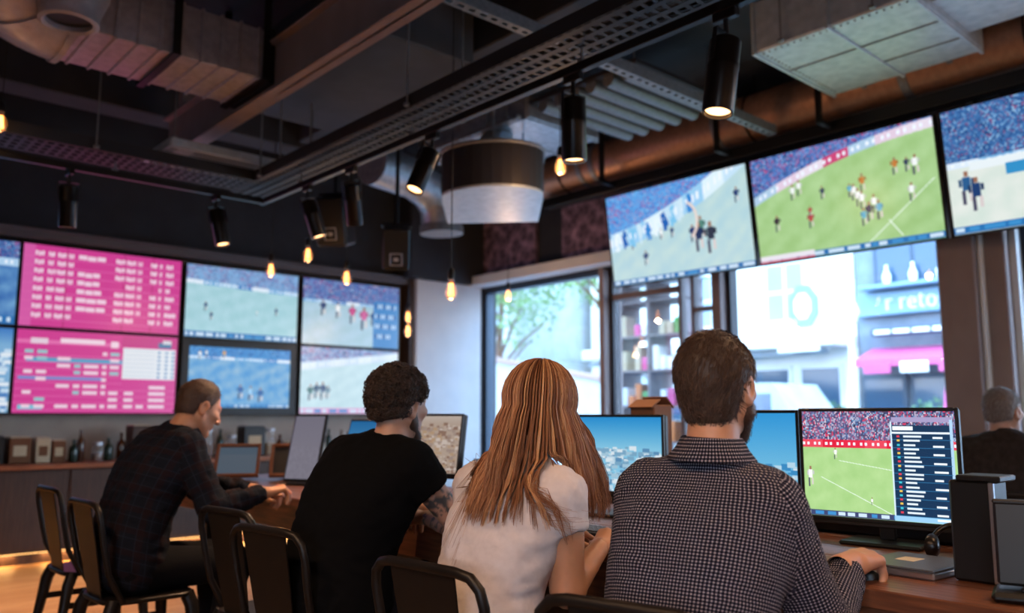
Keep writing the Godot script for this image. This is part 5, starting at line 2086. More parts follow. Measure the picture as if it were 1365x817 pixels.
	var spots := [[Vector3(2.78, R, -1.80), Vector2(0.05, -0.16), 1.15, "copper-black track spotlight tilted over the checked-shirt man", 1.6],
		[Vector3(2.78, R, -2.66), Vector2(0.02, 0.03), 1.1, "black track spotlight pointing straight down over the woman's monitor", 1.6],
		[Vector3(2.78, R, -3.80), Vector2(0.0, -0.42), 1.0, "black track spotlight aimed at the flannel man's hands", 6.0],
		[Vector3(2.78, R, -4.70), Vector2(0.3, 0.3), 1.0, "black track spotlight leaning beside the hanging loudspeakers", 1.2],
		[Vector3(2.78, R, -5.30), Vector2(-0.2, 0.25), 1.0, "black track spotlight just before the track corner", 1.2],
		[Vector3(2.40, R, -6.0), Vector2(-0.2, 0.15), 1.0, "black track spotlight just past the track corner", 1.2],
		[Vector3(1.40, R, -6.0), Vector2(0.12, 0.05), 1.0, "black track spotlight facing the pink upper television", 9.0],
		[Vector3(2.78, R, -0.6), Vector2(0.1, -0.5), 1.1, "added unseen fill spotlight above the right end of the desk", 1.6],  # unseen fill spot, added past the edge of the view
		[Vector3(2.78, R, 0.7), Vector2(0.3, -0.6), 1.1, "added unseen fill spotlight behind the right end of the desk", 1.6]]  # another fill spot added out of view
	for s in spots:
		track_spot(s[0], s[1], s[2], s[3], s[4], "spotlights on the track")
	# filament bulbs
	for b in [[Vector3(3.03, 1.94, -3.93), "single filament bulb hanging before the white corner wall"], [Vector3(5.55, 2.40, -6.25), "filament bulb hanging before the left window"], [Vector3(4.88, 2.20, -7.05), "filament bulb hanging beside the last television"], [Vector3(4.93, 2.06, -7.12), "lower filament bulb beside the last television"], [Vector3(3.08, 2.44, -5.83), "filament bulb hanging under the track corner"], [Vector3(3.47, 2.31, -5.90), "filament bulb below the hanging loudspeakers"], [Vector3(3.0, 2.37, -6.3), "filament bulb behind the hanging loudspeakers"], [Vector3(3.80, 2.83, -3.76), "filament bulb before the copper-tinted round duct"], [Vector3(0.92, 2.94, -5.64), "filament bulb beside the ribbed duct bend"]]:
		edison_bulb(b[0], 3.7 if b[0].z < -6.9 else 4.1, b[1], 0.02 if b[0].x < 2.0 else 0.28 if b[1].contains("copper") or b[1].contains("left window") else 0.07)
	# unseen fill lamps, added behind the viewer and beside the pier
	for b in [[Vector3(5.0, 2.6, -0.1), "added unseen fill bulb beside the window pier"], [Vector3(1.9, 2.35, 1.4), "added unseen fill bulb over the tables behind the desk"], [Vector3(0.2, 2.4, 2.2), "added unseen fill bulb at the back of the room"], [Vector3(3.6, 2.3, 1.2), "added unseen fill bulb near the back windows"], [Vector3(-1.6, 2.4, 0.6), "added unseen fill bulb by the left wall"]]:
		edison_bulb(b[0], 4.1, b[1], 0.5 if b[1].contains("pier") else 0.25)
	t = thing("track_rail", "added unseen lighting track over the aisle behind the chairs", "light track", Vector3(-0.5, 3.1, -0.4))  # unseen track added to carry fill spots for the sitters
	mb = MB.new()
	mb.box(Vector3.ZERO, Vector3(0.04, 0.045, 6.0), 0.003)
	part(t, "rail", mb, mat.black_metal)
	for zz in [-2.4, 0.0, 2.4]:
		rod(t, Vector3(0, 0.02, zz), 1.0)
	for b in [[-2.6, "aisle spotlight aimed at the flannel man"], [-1.4, "aisle spotlight aimed at the black T-shirt man"], [-0.2, "aisle spotlight aimed at the woman"], [0.8, "aisle spotlight aimed at the checked-shirt man"], [1.9, "aisle spotlight aimed at the desk end"]]:
		track_spot(Vector3(-0.5, 3.07, b[0]), Vector2(0.3, 0.72), 1.0, b[1], 2.3, "added fill spotlights over the aisle")

func build_walls() -> void:
	var blues := [C(40, 80, 150), C(90, 140, 200), C(30, 55, 110), C(150, 180, 220), C(120, 80, 130), C(200, 60, 120), C(200, 220, 240), C(60, 110, 170)]
	var adsb := [C(120, 175, 220), C(170, 205, 235), C(70, 130, 195), C(215, 230, 245)]
	var white := C(240, 244, 248)
	var navy := C(40, 60, 110)
	var pa := pink_table(3, 0)
	var pb := pink_table(5, 1)
	var s1 := match_picture({"seed": 11, "mist": 0.65, "line": 0.26, "ad": 0.06, "slant": 0.05, "crowd": blues, "haze": C(130, 175, 220), "grass": C(176, 214, 226), "grass2": C(156, 202, 212), "ads": adsb, "players": [[0.17, 0.55, 0.11, navy], [0.22, 0.68, 0.1, navy], [0.8, 0.55, 0.1, navy], [0.62, 0.6, 0.06, white]], "bar": 0.08})
	var s2 := match_picture({"seed": 12, "line": 0.36, "ad": 0.05, "crowd": blues, "haze": C(70, 110, 180), "grass": C(175, 205, 225), "grass2": C(160, 195, 210), "ads": adsb, "players": [[0.2, 0.4, 0.2, navy], [0.35, 0.42, 0.2, white], [0.5, 0.45, 0.25, C(200, 60, 130)], [0.62, 0.5, 0.3, C(200, 90, 150)], [0.72, 0.5, 0.2, navy]], "bar": 0.0})
	rect(s2, 0.72, 0.25, 0.28, 0.75, C(60, 130, 195))
	for k in 30:
		rect(s2, 0.74 + 0.03 * (k % 8), 0.3 + 0.16 * (k / 8), 0.02, 0.07, C(190, 215, 240) if k % 3 else C(40, 80, 150))
	var s3 := match_picture({"seed": 13, "line": 0.2, "ad": 0.05, "slant": 0.02, "crowd": [C(30, 110, 190), C(60, 140, 205), C(20, 80, 150), C(120, 180, 225)], "haze": C(40, 130, 200), "grass": C(60, 140, 205), "grass2": C(140, 180, 210), "ads": adsb, "players": [[0.1, 0.12, 0.12, white], [0.16, 0.1, 0.1, white], [0.33, 0.1, 0.12, C(220, 170, 90)], [0.5, 0.7, 0.2, C(30, 90, 160)], [0.6, 0.72, 0.2, C(150, 200, 235)], [0.7, 0.75, 0.2, C(30, 90, 160)]], "bar": 0.05, "bar_color": C(30, 110, 180)})
	var s4 := match_picture({"seed": 14, "line": 0.36, "ad": 0.12, "slant": -0.22, "crowd": blues, "haze": C(150, 185, 225), "grass": C(200, 226, 234), "grass2": C(184, 214, 224), "ads": [C(215, 230, 242), C(200, 220, 238)], "players": [[0.1, 0.65, 0.2, C(60, 110, 110)], [0.16, 0.62, 0.2, C(50, 80, 110)], [0.22, 0.62, 0.22, C(60, 80, 120)], [0.27, 0.65, 0.16, C(110, 140, 160)]], "bar": 0.08, "bar_color": C(222, 150, 200)})
	var s0 := match_picture({"seed": 15, "line": 0.3, "ad": 0.1, "crowd": blues, "haze": C(40, 90, 160), "grass": C(50, 100, 170), "grass2": C(110, 160, 205), "ads": adsb, "players": [], "bar": 0.1})
	var I := Basis.IDENTITY
	var zt := -8.13
	var G := "televisions on the back wall"
	# columns x, rows y as they hang
	television(Vector3(2.26, 2.327, zt), 1.385, 0.745, I, screen_mat("screen_pink_upper", pa, 0.95), "upper wall television showing rows of a pink results table", G, 0.012, Color(0.85, 0.2, 0.5), 0.12)
	television(Vector3(2.26, 1.575, zt), 1.385, 0.745, I, screen_mat("screen_pink_lower", pb, 0.95), "lower wall television showing a pink table with a white inset", G, 0.012, Color(0.85, 0.2, 0.5), 0.12)
	television(Vector3(3.595, 2.32, zt), 1.22, 0.745, I, screen_mat("screen_pale_pitch", s1), "upper wall television showing a pale pitch beside the pink table", G, 0.014, Color(0.5, 0.7, 0.85), 0.2)
	television(Vector3(3.595, 1.57, zt), 1.22, 0.75, I, screen_mat("screen_deep_blue", s3), "lower wall television with a wide black frame and deep blue picture", G, 0.075, Color(0.3, 0.6, 0.9), 0.1)
	television(Vector3(4.875, 2.32, zt), 1.265, 0.745, I, screen_mat("screen_blue_stand", s2), "upper wall television showing players before a blue stand", G, 0.014, Color(0.5, 0.65, 0.9), 0.2)
	television(Vector3(4.875, 1.57, zt), 1.265, 0.745, I, screen_mat("screen_white_pitch", s4), "lower wall television showing a white field with a pink strip", G, 0.014, Color(0.75, 0.8, 0.85), 0.2)
	television(Vector3(0.87, 2.327, zt), 1.385, 0.745, I, screen_mat("screen_blue_upper", s0), "upper wall television showing blue rows left of the pink table", G, 0.014, Color(0.3, 0.5, 0.8), 0.1)
	television(Vector3(0.87, 1.575, zt), 1.385, 0.745, I, screen_mat("screen_blue_lower", blocks_picture(9, C(60, 120, 190), C(120, 170, 210), [C(190, 215, 235), C(80, 130, 190), C(220, 230, 240)], 0.2)), "lower wall television showing a pale blue picture left of the pink table", G, 0.014, Color(0.4, 0.6, 0.8), 0.1)
	# leaning televisions before the windows
	var k1 := 1.079
	var tall := 0.905
	var B := Basis(Vector3.UP, -PI / 2) * Basis(Vector3.RIGHT, 0.136)
	var r1 := match_picture({"seed": 21, "line": 0.62, "ad": 0.20, "slant": -0.2, "curve": -0.42, "crowd": [C(70, 130, 205), C(80, 140, 210), C(40, 90, 180), C(150, 195, 230), C(200, 80, 140), C(90, 160, 220)], "mist": 0.42, "haze": C(90, 165, 230), "grass": C(190, 216, 215), "grass2": C(170, 205, 215), "ads": [C(190, 220, 240), C(150, 200, 235), C(215, 235, 245)], "players": [[0.27, 0.72, 0.13, navy], [0.68, 0.5, 0.2, C(80, 130, 120)], [0.66, 0.58, 0.24, C(30, 50, 90)], [0.74, 0.6, 0.26, C(40, 50, 70)], [0.62, 0.55, 0.15, navy], [0.93, 0.26, 0.13, navy], [0.18, 0.55, 0.1, navy], [0.4, 0.5, 0.1, white], [0.48, 0.5, 0.1, navy]], "bar": 0.055})
	for k in 90:
		var bx := fmod(k * 0.0617, 0.62)
		var by := 0.62 - 0.2 * bx - 0.42 * bx * bx - 0.19 + 0.19 * fmod(k * 0.381, 1.0)
		rect(r1, bx, by, 0.012 + 0.02 * fmod(k * 0.273, 1.0), 0.03 + 0.03 * fmod(k * 0.571, 1.0), [C(50, 130, 205), C(225, 240, 248), C(30, 95, 175), C(120, 190, 230), C(200, 225, 240)][k % 5])
	for k in 24:
		var a := -1.1 + k * 0.09
		rect(r1, 0.56 + 0.09 * cos(a), 0.42 + 0.2 * sin(a), 0.018, 0.03, C(226, 208, 200))
	var pl := []
	for q in [[0.13, 0.62, 0.13, 0], [0.33, 0.64, 0.13, 1], [0.24, 0.36, 0.12, 2], [0.28, 0.33, 0.12, 2], [0.41, 0.42, 0.1, 3], [0.58, 0.47, 0.12, 2], [0.6, 0.52, 0.13, 2], [0.63, 0.40, 0.13, 4], [0.62, 0.55, 0.13, 2], [0.56, 0.45, 0.1, 5], [0.68, 0.60, 0.13, 2], [0.65, 0.66, 0.14, 3], [0.7, 0.66, 0.14, 5], [0.62, 0.7, 0.13, 5], [0.8, 0.32, 0.12, 4], [0.9, 0.34, 0.14, 2], [0.86, 0.33, 0.1, 3], [0.87, 0.56, 0.13, 2], [0.33, 0.57, 0.08, 1]]:
		pl.append([q[0], q[1], q[2], [C(60, 50, 60), C(180, 60, 70), C(235, 240, 240), C(50, 60, 90), C(190, 120, 60), C(90, 170, 200)][q[3]]])
	var r2 := match_picture({"seed": 22, "line": 0.44, "ad": 0.085, "slant": -0.66, "curve": 0.31, "crowd": [C(50, 80, 150), C(80, 120, 190), C(60, 120, 180), C(150, 170, 215), C(190, 60, 110), C(40, 60, 110)], "mist": 0.3, "haze": C(90, 130, 200), "grass": C(172, 208, 150), "grass2": C(152, 192, 126), "ads": [C(225, 215, 230), C(200, 70, 120), C(170, 200, 225), C(220, 200, 220)], "lines": [[0.98, 0.5, 0.62, 0.96], [0.74, 0.78, 0.8, 0.93]], "players": pl, "bar": 0.055, "scorebug": true})
	var r3 := match_picture({"seed": 23, "line": 0.47, "ad": 0.05, "crowd": [C(40, 80, 140), C(60, 110, 170), C(90, 130, 180), C(150, 190, 225), C(150, 80, 120), C(30, 60, 110)], "haze": C(60, 110, 170), "grass": C(225, 230, 225), "grass2": C(205, 220, 212), "ads": adsb, "players": [[0.08, 0.6, 0.22, C(40, 90, 140)], [0.12, 0.66, 0.22, C(30, 60, 110)], [0.42, 0.78, 0.14, white]], "bar": 0.06})
	rect(r3, 0.1, 0.44, 0.9, 0.07, C(225, 235, 240))
	rect(r3, 0.25, 0.5, 0.35, 0.09, C(50, 140, 195))
	var names := ["leaning television by the left windows showing a blue stand", "leaning central television showing a green pitch with many players", "leaning right television showing a crowd over a white field"]
	var zs := [[-5.36, -3.756], [-3.738, -2.232], [-2.205, -0.70]]
	for i in 3:
		var w: float = zs[i][1] - zs[i][0]
		television(Vector3(6.09, 2.44 + tall * 0.5 - 0.01, (zs[i][0] + zs[i][1]) / 2), w, tall, B, screen_mat(["screen_stand", "screen_green_pitch", "screen_crowd"][i], [r1, r2, r3][i], 1.1), names[i], "televisions hung before the windows", 0.016, [Color(0.6, 0.75, 0.9), Color(0.65, 0.8, 0.6), Color(0.7, 0.8, 0.9)][i], 0.25)
	# patterned panels above the window head
	var mb := MB.new()
	slab(mb, 6.60, 6.648, 2.93, 3.62, -8.0, -6.95, 0.004)
	piece("patterned_panel", mb, mat.leaf_panel, "purple leaf-patterned wall panel in the corner above the window", "wall panel", "patterned panels above the windows")
	mb = MB.new()
	slab(mb, 6.60, 6.648, 2.93, 3.72, -6.52, -5.0, 0.004)
	piece("patterned_panel", mb, mat.leaf_panel, "purple leaf-patterned wall panel next to the leaning television", "wall panel", "patterned panels above the windows")
	# back counter
	var t := thing("back_counter", "long dark wood back counter with a lighter wooden top", "counter", Vector3(1.2, 0, -7.95))
	mb = MB.new()
	slab(mb, -4.3, 4.4, 0.10, 0.76, -0.27, 0.26, 0.004)
	part(t, "carcass", mb, mat.panel_wood)
	for k in 12:
		mb = MB.new()
		slab(mb, -4.28 + k * 0.72, -3.6 + k * 0.72, 0.12, 0.745, 0.26, 0.278, 0.004)
		part(t, "front_panel", mb, mat.panel_wood)
	mb = MB.new()
	slab(mb, -4.35, 4.42, 0.76, 0.8, -0.3, 0.31, 0.006)
	part(t, "countertop", mb, mat.counter_wood)
	mb = MB.new()
	slab(mb, -4.25, 4.35, 0.0, 0.10, -0.25, 0.18, 0.002)
	part(t, "plinth", mb, mat.panel_wood)
	mb = MB.new()
	slab(mb, -4.2, 4.3, 0.088, 0.098, 0.19, 0.215, 0.001)
	part(t, "led_strip", mb, mat.led_strip)
	for xx in [-2.8, -0.6, 1.6, 3.4]:
		var l := AreaLight3D.new()
		l.name = "led_strip_light"
		l.area_size = Vector2(2.0, 0.03)
		l.light_color = Color(1.0, 0.75, 0.45)
		l.light_energy = 1.2
		l.shadow_enabled = true
		l.area_range = 8.0
		t.add_child(l, true)
		l.position = Vector3(xx, 0.084, 0.205)
		l.rotation = Vector3(-PI / 2, 0, 0)
	# things on the counter
	var rng := RandomNumberGenerator.new()
	rng.seed = 19
	var y := 0.801
	for a in [[1.36, 0.26, 0.22, "black_plastic", "black box at the far left of the back counter"], [1.60, 0.16, 0.21, "brown_card", "brown card box between the black box and the cream carton"], [1.77, 0.11, 0.20, "cream_paper", "cream carton on the back counter"], [1.89, 0.10, 0.18, "brown_card", "small brown carton on the back counter"], [2.55, 0.16, 0.3, "panel_wood", "dark wooden caddy on the back counter"], [3.62, 0.22, 0.28, "black_plastic", "black coffee grinder box on the back counter"], [4.1, 0.3, 0.12, "panel_wood", "low dark crate on the back counter"]]:
		t = thing("counter_box", a[4], "box", Vector3(a[0], y, -7.9))
		mb = MB.new()
		mb.box(Vector3(0, a[2] / 2, 0), Vector3(a[1], a[2], 0.18), 0.006)
		part(t, "box_body", mb, mat[a[3]])
		mb = MB.new()
		mb.box(Vector3(0, a[2] + 0.004, 0), Vector3(a[1] * 0.9, 0.012, 0.16), 0.003)
		part(t, "lid", mb, mat.grey_plastic if a[3] == "black_plastic" else mat.cream_paper)
		mb = MB.new()
		mb.box(Vector3(0, a[2] * 0.5, 0.091), Vector3(a[1] * 0.6, a[2] * 0.4, 0.003), 0.001)
		part(t, "label", mb, mat.cream_paper if a[3] != "cream_paper" else mat.brown_card)
	var bi := 0
	var nb := 0
	var nj := 0
	for a in [[2.0, 0.19, 1], [2.07, 0.27, 0], [2.2, 0.14, 2], [2.285, 0.2, 1], [2.41, 0.24, 0], [2.68, 0.26, 0], [2.785, 0.2, 2], [3.1, 0.2, 2], [3.18, 0.24, 2], [3.3, 0.26, 1], [3.42, 0.18, 2], [3.80, 0.24, 2], [3.91, 0.2, 0], [4.36, 0.22, 2], [4.45, 0.25, 1], [4.6, 0.24, 0], [4.72, 0.2, 2], [4.9, 0.22, 2], [5.1, 0.26, 0]]:
		var hh: float = a[1]
		mb = MB.new()
		if a[2] < 2:
			mb.lathe([Vector2(0, 0), Vector2(0.034, 0), Vector2(0.036, 0.006), Vector2(0.036, hh * 0.55), Vector2(0.03, hh * 0.66), Vector2(0.013, hh * 0.76), Vector2(0.012, hh * 0.96), Vector2(0.015, hh * 0.96), Vector2(0.015, hh), Vector2(0, hh)], 18)
			piece("bottle", mb, mat.amber_glass if a[2] == 0 else mat.green_glass, ["amber", "green"][a[2]] + " glass bottle %s on the back counter" % ["beside the small brown carton", "with a tall neck", "before the wooden caddy", "near the pink television", "behind the man in flannel", "under the deep blue television", "next to a clear jar", "by the coffee grinder box", "under the white field television", "near the pillar", "at the right end", "among the jars"][nb % 12], "bottle", "bottles on the back counter", Vector3(a[0], y, -7.86 + rng.randf_range(-0.05, 0.05)))
		else:
			mb.lathe([Vector2(0, 0), Vector2(0.045, 0), Vector2(0.05, 0.01), Vector2(0.052, hh * 0.8), Vector2(0.042, hh * 0.88), Vector2(0.042, hh)], 18)
			t = thing("glass_jar", "clear glass jar %s on the back counter" % ["beside the tall bottle", "by the wooden caddy", "under the deep blue television", "behind the flannel man's face", "next to the green bottle", "by the coffee grinder", "beside the low crate", "beside the last bottles", "at the right end near the pillar"][nj % 9], "jar", Vector3(a[0], y, -7.86 + rng.randf_range(-0.05, 0.05)), 0.0, "jars on the back counter")
			part(t, "jar_glass", mb, mat.clear_glass)
			mb = MB.new()
			mb.lathe([Vector2(0, hh), Vector2(0.046, hh), Vector2(0.046, hh + 0.02), Vector2(0, hh + 0.022)], 18)
			part(t, "jar_lid", mb, mat.silver)
			mb = MB.new()
			mb.lathe([Vector2(0, 0.012), Vector2(0.046, 0.012), Vector2(0.048, hh * 0.5), Vector2(0, hh * 0.52)], 14)
			part(t, "jar_content", mb, mat.cream_paper if bi % 2 else mat.brown_card)
		bi += 1
		if a[2] < 2:
			nb += 1
		else:
			nj += 1
	mb = MB.new()
	mb.lathe([Vector2(0, 0), Vector2(0.03, 0), Vector2(0.032, 0.1), Vector2(0.02, 0.12), Vector2(0.012, 0.15), Vector2(0.02, 0.16), Vector2(0, 0.18)], 14)
	piece("spray_bottle", mb, mat.blue_plastic, "blue plastic spray bottle beside the flannel man's shoulder", "bottle", "", Vector3(2.88, y, -7.85))

func build_desk() -> void:
	var top := 0.8
	var t := thing("bar_desk", "long brown wooden bar desk where the people sit", "desk", Vector3(2.4, 0, -2.5))
	var z := -5.3
	for k in 5:
		var mb := MB.new()
		slab(mb, -0.45 + k * 0.19, -0.45 + (k + 1) * 0.19 - 0.002, top - 0.045, top, -2.9, 2.6, 0.003)
		part(t, "top_plank", mb, mat.desk_wood)
	var mb2 := MB.new()
	slab(mb2, -0.43, -0.40, top - 0.16, top - 0.045, -2.88, 2.58, 0.003)
	part(t, "apron", mb2, mat.desk_wood)
	for zz in [-2.7, -1.35, 0.0, 1.3, 2.4]:
		mb2 = MB.new()
		slab(mb2, -0.3, -0.22, 0, top - 0.045, zz - 0.04, zz + 0.04, 0.004)
		part(t, "leg", mb2, mat.black_metal)
		mb2 = MB.new()
		slab(mb2, 0.36, 0.44, 0, top - 0.045, zz - 0.04, zz + 0.04, 0.004)
		part(t, "leg", mb2, mat.black_metal)
	mb2 = MB.new()
	slab(mb2, 0.40, 0.43, 0.1, top - 0.05, -2.85, 2.55, 0.003)
	part(t, "modesty_panel", mb2, mat.panel_wood)
	# monitors
	var y := top + 0.001
	var sky_pic := blocks_picture(31, C(40, 140, 205), C(130, 195, 225), [C(190, 215, 230), C(215, 228, 236), C(120, 165, 195), C(160, 195, 215), C(90, 140, 180)], 0.42)
	monitor(Vector3(2.55 + 0.02, y, -1.187), 82.0, 0.475, 0.35, 0.245, screen_mat("monitor_football", desktop_match(), 1.2), "monitor showing a football pitch and a results list, before the checked-shirt man", 0.0)
	monitor(Vector3(2.56, y, -1.64), 88.0, 0.40, 0.34, 0.245, screen_mat("monitor_blue_sky", blocks_picture(33, C(50, 150, 215), C(110, 185, 225), [C(180, 215, 235), C(60, 140, 195), C(225, 235, 240)], 0.55), 1.0), "monitor showing blue water beside the football monitor")
	monitor(Vector3(2.52, y, -2.23), 88.0, 0.52, 0.31, 0.245, screen_mat("monitor_town", sky_pic, 1.0), "monitor showing white houses under blue sky, before the woman")
	monitor(Vector3(2.32, y, -3.17), 84.0, 0.42, 0.28, 0.265, screen_mat("monitor_tan", blocks_picture(35, C(205, 190, 180), C(190, 170, 155), [C(150, 120, 105), C(215, 200, 190), C(170, 150, 140), C(190, 160, 130)], 0.15), 0.75), "monitor showing a tan map, before the black T-shirt man", -0.14)
	t = thing("sound_bar", "long black sound bar on the desk behind the football monitor's foot", "speaker", Vector3(2.79, y, -1.32))
	var sb := MB.new()
	sb.box(Vector3(0, 0.045, 0), Vector3(0.09, 0.09, 0.95), 0.012)
	part(t, "bar_body", sb, mat.black_plastic)
	sb = MB.new()
	sb.box(Vector3(-0.046, 0.045, 0), Vector3(0.004, 0.07, 0.88), 0.002)
	part(t, "front_grille", sb, mat.black_metal)
	# low black laptop lids and printers between the monitors
	t = thing("receipt_printer", "low black receipt printer between the tan monitor and the woman", "printer", Vector3(2.5, y, -2.78), -PI / 2)
	var mb := MB.new()
	mb.box(Vector3(0, 0.1, 0), Vector3(0.34, 0.2, 0.22), 0.012)
	part(t, "printer_body", mb, mat.black_plastic)
	mb = MB.new()
	mb.box(Vector3(0, 0.215, -0.02), Vector3(0.3, 0.03, 0.16), 0.01, Basis(Vector3.RIGHT, 0.2))
	part(t, "printer_lid", mb, mat.grey_plastic)
	mb = MB.new()
	mb.box(Vector3(0, 0.16, 0.112), Vector3(0.2, 0.006, 0.004), 0.001)
	part(t, "paper_slot", mb, mat.cream_paper)
	t = thing("card_carton", "tall brown cardboard carton standing behind the woman's monitor", "box", Vector3(2.82, y, -2.26))
	mb = MB.new()
	mb.box(Vector3(0, 0.22, 0), Vector3(0.12, 0.44, 0.13), 0.004)
	part(t, "carton_body", mb, mat.brown_card)
	mb = MB.new()
	mb.box(Vector3(-0.045, 0.445, 0), Vector3(0.07, 0.006, 0.13), 0.001, Basis(Vector3.BACK, 0.5))
	mb.box(Vector3(0.05, 0.452, 0), Vector3(0.07, 0.006, 0.13), 0.001, Basis(Vector3.BACK, -0.7))
	part(t, "open_flap", mb, mat.brown_card)
	mb = MB.new()
	mb.box(Vector3(-0.061, 0.3, 0), Vector3(0.002, 0.08, 0.08), 0.0)
	part(t, "label", mb, mat.cream_paper)
	# leaning point-of-sale displays near the flannel man
	t = thing("tilted_display", "tall tilted display with a grey lit face near the flannel man", "display", Vector3(2.32, y, -4.42), -deg_to_rad(60.0))
	var tb := Basis(Vector3.RIGHT, -0.28)
	mb = MB.new()
	mb.box(tb * Vector3(0, 0.22, -0.012), Vector3(0.22, 0.40, 0.02), 0.005, tb)
	part(t, "display_frame", mb, mat.black_plastic)
	mb = MB.new()
	mb.quad(tb * Vector3(-0.098, 0.035, 0.0), tb * Vector3(0.098, 0.035, 0.0), tb * Vector3(0.098, 0.405, 0.0), tb * Vector3(-0.098, 0.405, 0.0))
	part(t, "screen", mb, screen_mat("display_grey", blocks_picture(51, C(128, 124, 140), C(134, 130, 144), [C(132, 128, 142), C(138, 134, 148)], 0.5), 0.75))
	mb = MB.new()
	mb.bar(Vector3(0, 0.01, -0.14), Vector3(0, 0.26, -0.09), 0.05, 0.015, 0.003, Vector3.BACK)
	mb.box(Vector3(0, 0.006, -0.06), Vector3(0.2, 0.012, 0.2), 0.004)
	part(t, "stand", mb, mat.black_plastic)
	t = thing("tilted_display", "tilted display with a blue picture behind the grey one", "display", Vector3(2.56, y, -4.22), -deg_to_rad(78.0))
	mb = MB.new()
	mb.box(tb * Vector3(0, 0.2, -0.012), Vector3(0.3, 0.38, 0.02), 0.005, tb)
	part(t, "display_frame", mb, mat.black_plastic)
	mb = MB.new()
	mb.quad(tb * Vector3(-0.138, 0.025, 0.0), tb * Vector3(0.138, 0.025, 0.0), tb * Vector3(0.138, 0.375, 0.0), tb * Vector3(-0.138, 0.375, 0.0))
	part(t, "screen", mb, screen_mat("display_blue", blocks_picture(52, C(40, 110, 170), C(70, 140, 190), [C(110, 165, 205), C(40, 100, 160), C(150, 190, 215)], 0.35), 0.8))
	mb = MB.new()
	mb.bar(Vector3(0, 0.01, -0.14), Vector3(0, 0.24, -0.085), 0.05, 0.015, 0.003, Vector3.BACK)
	mb.box(Vector3(0, 0.006, -0.06), Vector3(0.2, 0.012, 0.2), 0.004)
	part(t, "stand", mb, mat.black_plastic)
	for a in [[Vector3(2.47, y + 0.02, -4.80), "wood-framed order tablet with a dark screen on the desk", "display_dark", C(40, 30, 30), 0.25], [Vector3(2.2, y + 0.02, -5.0), "wood-framed order tablet with a blue-grey screen on the desk", "display_slate", C(110, 130, 150), 0.4]]:
		t = thing("order_tablet", a[1], "tablet", a[0], -deg_to_rad(30.0), "order tablets on the desk")
		var ob := Basis(Vector3.RIGHT, -0.75)
		mb = MB.new()
		for s in [-1.0, 1.0]:
			mb.box(ob * Vector3(0.125 * s, 0.13, 0), Vector3(0.02, 0.26, 0.025), 0.003, ob)
			mb.box(ob * Vector3(0, 0.13 + 0.12 * s, 0), Vector3(0.23, 0.02, 0.025), 0.003, ob)
		part(t, "wooden_frame", mb, mat.counter_wood)
		mb = MB.new()
		mb.box(ob * Vector3(0, 0.13, -0.008), Vector3(0.23, 0.22, 0.008), 0.001, ob)
		part(t, "screen", mb, glow(a[2], a[3], a[4]))
		mb = MB.new()
		mb.box(Vector3(0, 0.05, -0.13), Vector3(0.16, 0.1, 0.04), 0.004)
		part(t, "prop", mb, mat.panel_wood)
	# right end of the desk
	t = thing("computer_tower", "small black computer case with a silver edge beside the football monitor", "computer", Vector3(2.25, y, -0.79))
	mb = MB.new()
	mb.box(Vector3(0, 0.12, 0), Vector3(0.10, 0.24, 0.10), 0.006)
	part(t, "case", mb, mat.black_plastic)
	mb = MB.new()
	mb.box(Vector3(-0.05, 0.12, 0.048), Vector3(0.012, 0.235, 0.012), 0.002)
	part(t, "silver_edge", mb, mat.silver, "bright silver front edge")
	mb = MB.new()
	mb.box(Vector3(0.0, 0.246, 0.02), Vector3(0.11, 0.014, 0.10), 0.003)
	part(t, "top_bracket", mb, mat.black_plastic)
	t = thing("card_terminal", "dark upright terminal on a black foot at the desk's right end", "terminal", Vector3(2.08, y, -0.655), -deg_to_rad(74.0))
	mb = MB.new()
	mb.box(Vector3(0.03, 0.115, -0.02), Vector3(0.15, 0.18, 0.018), 0.006, Basis(Vector3.RIGHT, -0.12))
	part(t, "terminal_panel", mb, mat.black_leather)
	mb = MB.new()
	mb.box(Vector3(0.03, 0.205, -0.03), Vector3(0.152, 0.01, 0.022), 0.003)
	part(t, "top_edge", mb, mat.bronze)
	mb = MB.new()
	mb.box(Vector3(0.03, 0.011, 0.01), Vector3(0.17, 0.02, 0.13), 0.008)
	mb.box(Vector3(0.03, 0.024, 0.02), Vector3(0.06, 0.008, 0.03), 0.003)
	part(t, "foot", mb, mat.black_plastic)
	t = thing("closed_laptop", "thin dark closed laptop lying before the football monitor", "laptop", Vector3(2.26, y, -0.955), -0.06)
	mb = MB.new()
	mb.box(Vector3(0, 0.009, 0), Vector3(0.23, 0.018, 0.2), 0.004)
	part(t, "laptop_base", mb, mat.silver)
	mb = MB.new()
	mb.box(Vector3(0, 0.021, 0), Vector3(0.23, 0.006, 0.2), 0.002)
	var lid := part(t, "laptop_lid", mb, mat.grey_plastic)
	mb = MB.new()
	mb.box(Vector3(0.01, 0.0245, -0.02), Vector3(0.06, 0.001, 0.05), 0.0)
	part(lid, "sticker", mb, mat.cream_paper)
	t = thing("headset", "glossy black headset lying under the football monitor", "headset", Vector3(2.47, y, -0.955))
	for s in [-1.0, 1.0]:
		mb = MB.new()
		mb.ball(Vector3(0.0, 0.035, 0.04 * s), Vector3(0.034, 0.034, 0.018), 16, 10)
		part(t, "ear_cup", mb, mat.spot_black)
	mb = MB.new()
	var pts := []
	for k in 15:
		var a := PI * k / 14.0
		pts.append(Vector3(0.02 + 0.04 * sin(a), 0.04 + 0.05 * sin(a), -0.05 * cos(a)))
	mb.tube(pts, 0.008, 8)
	part(t, "headband", mb, mat.spot_black)
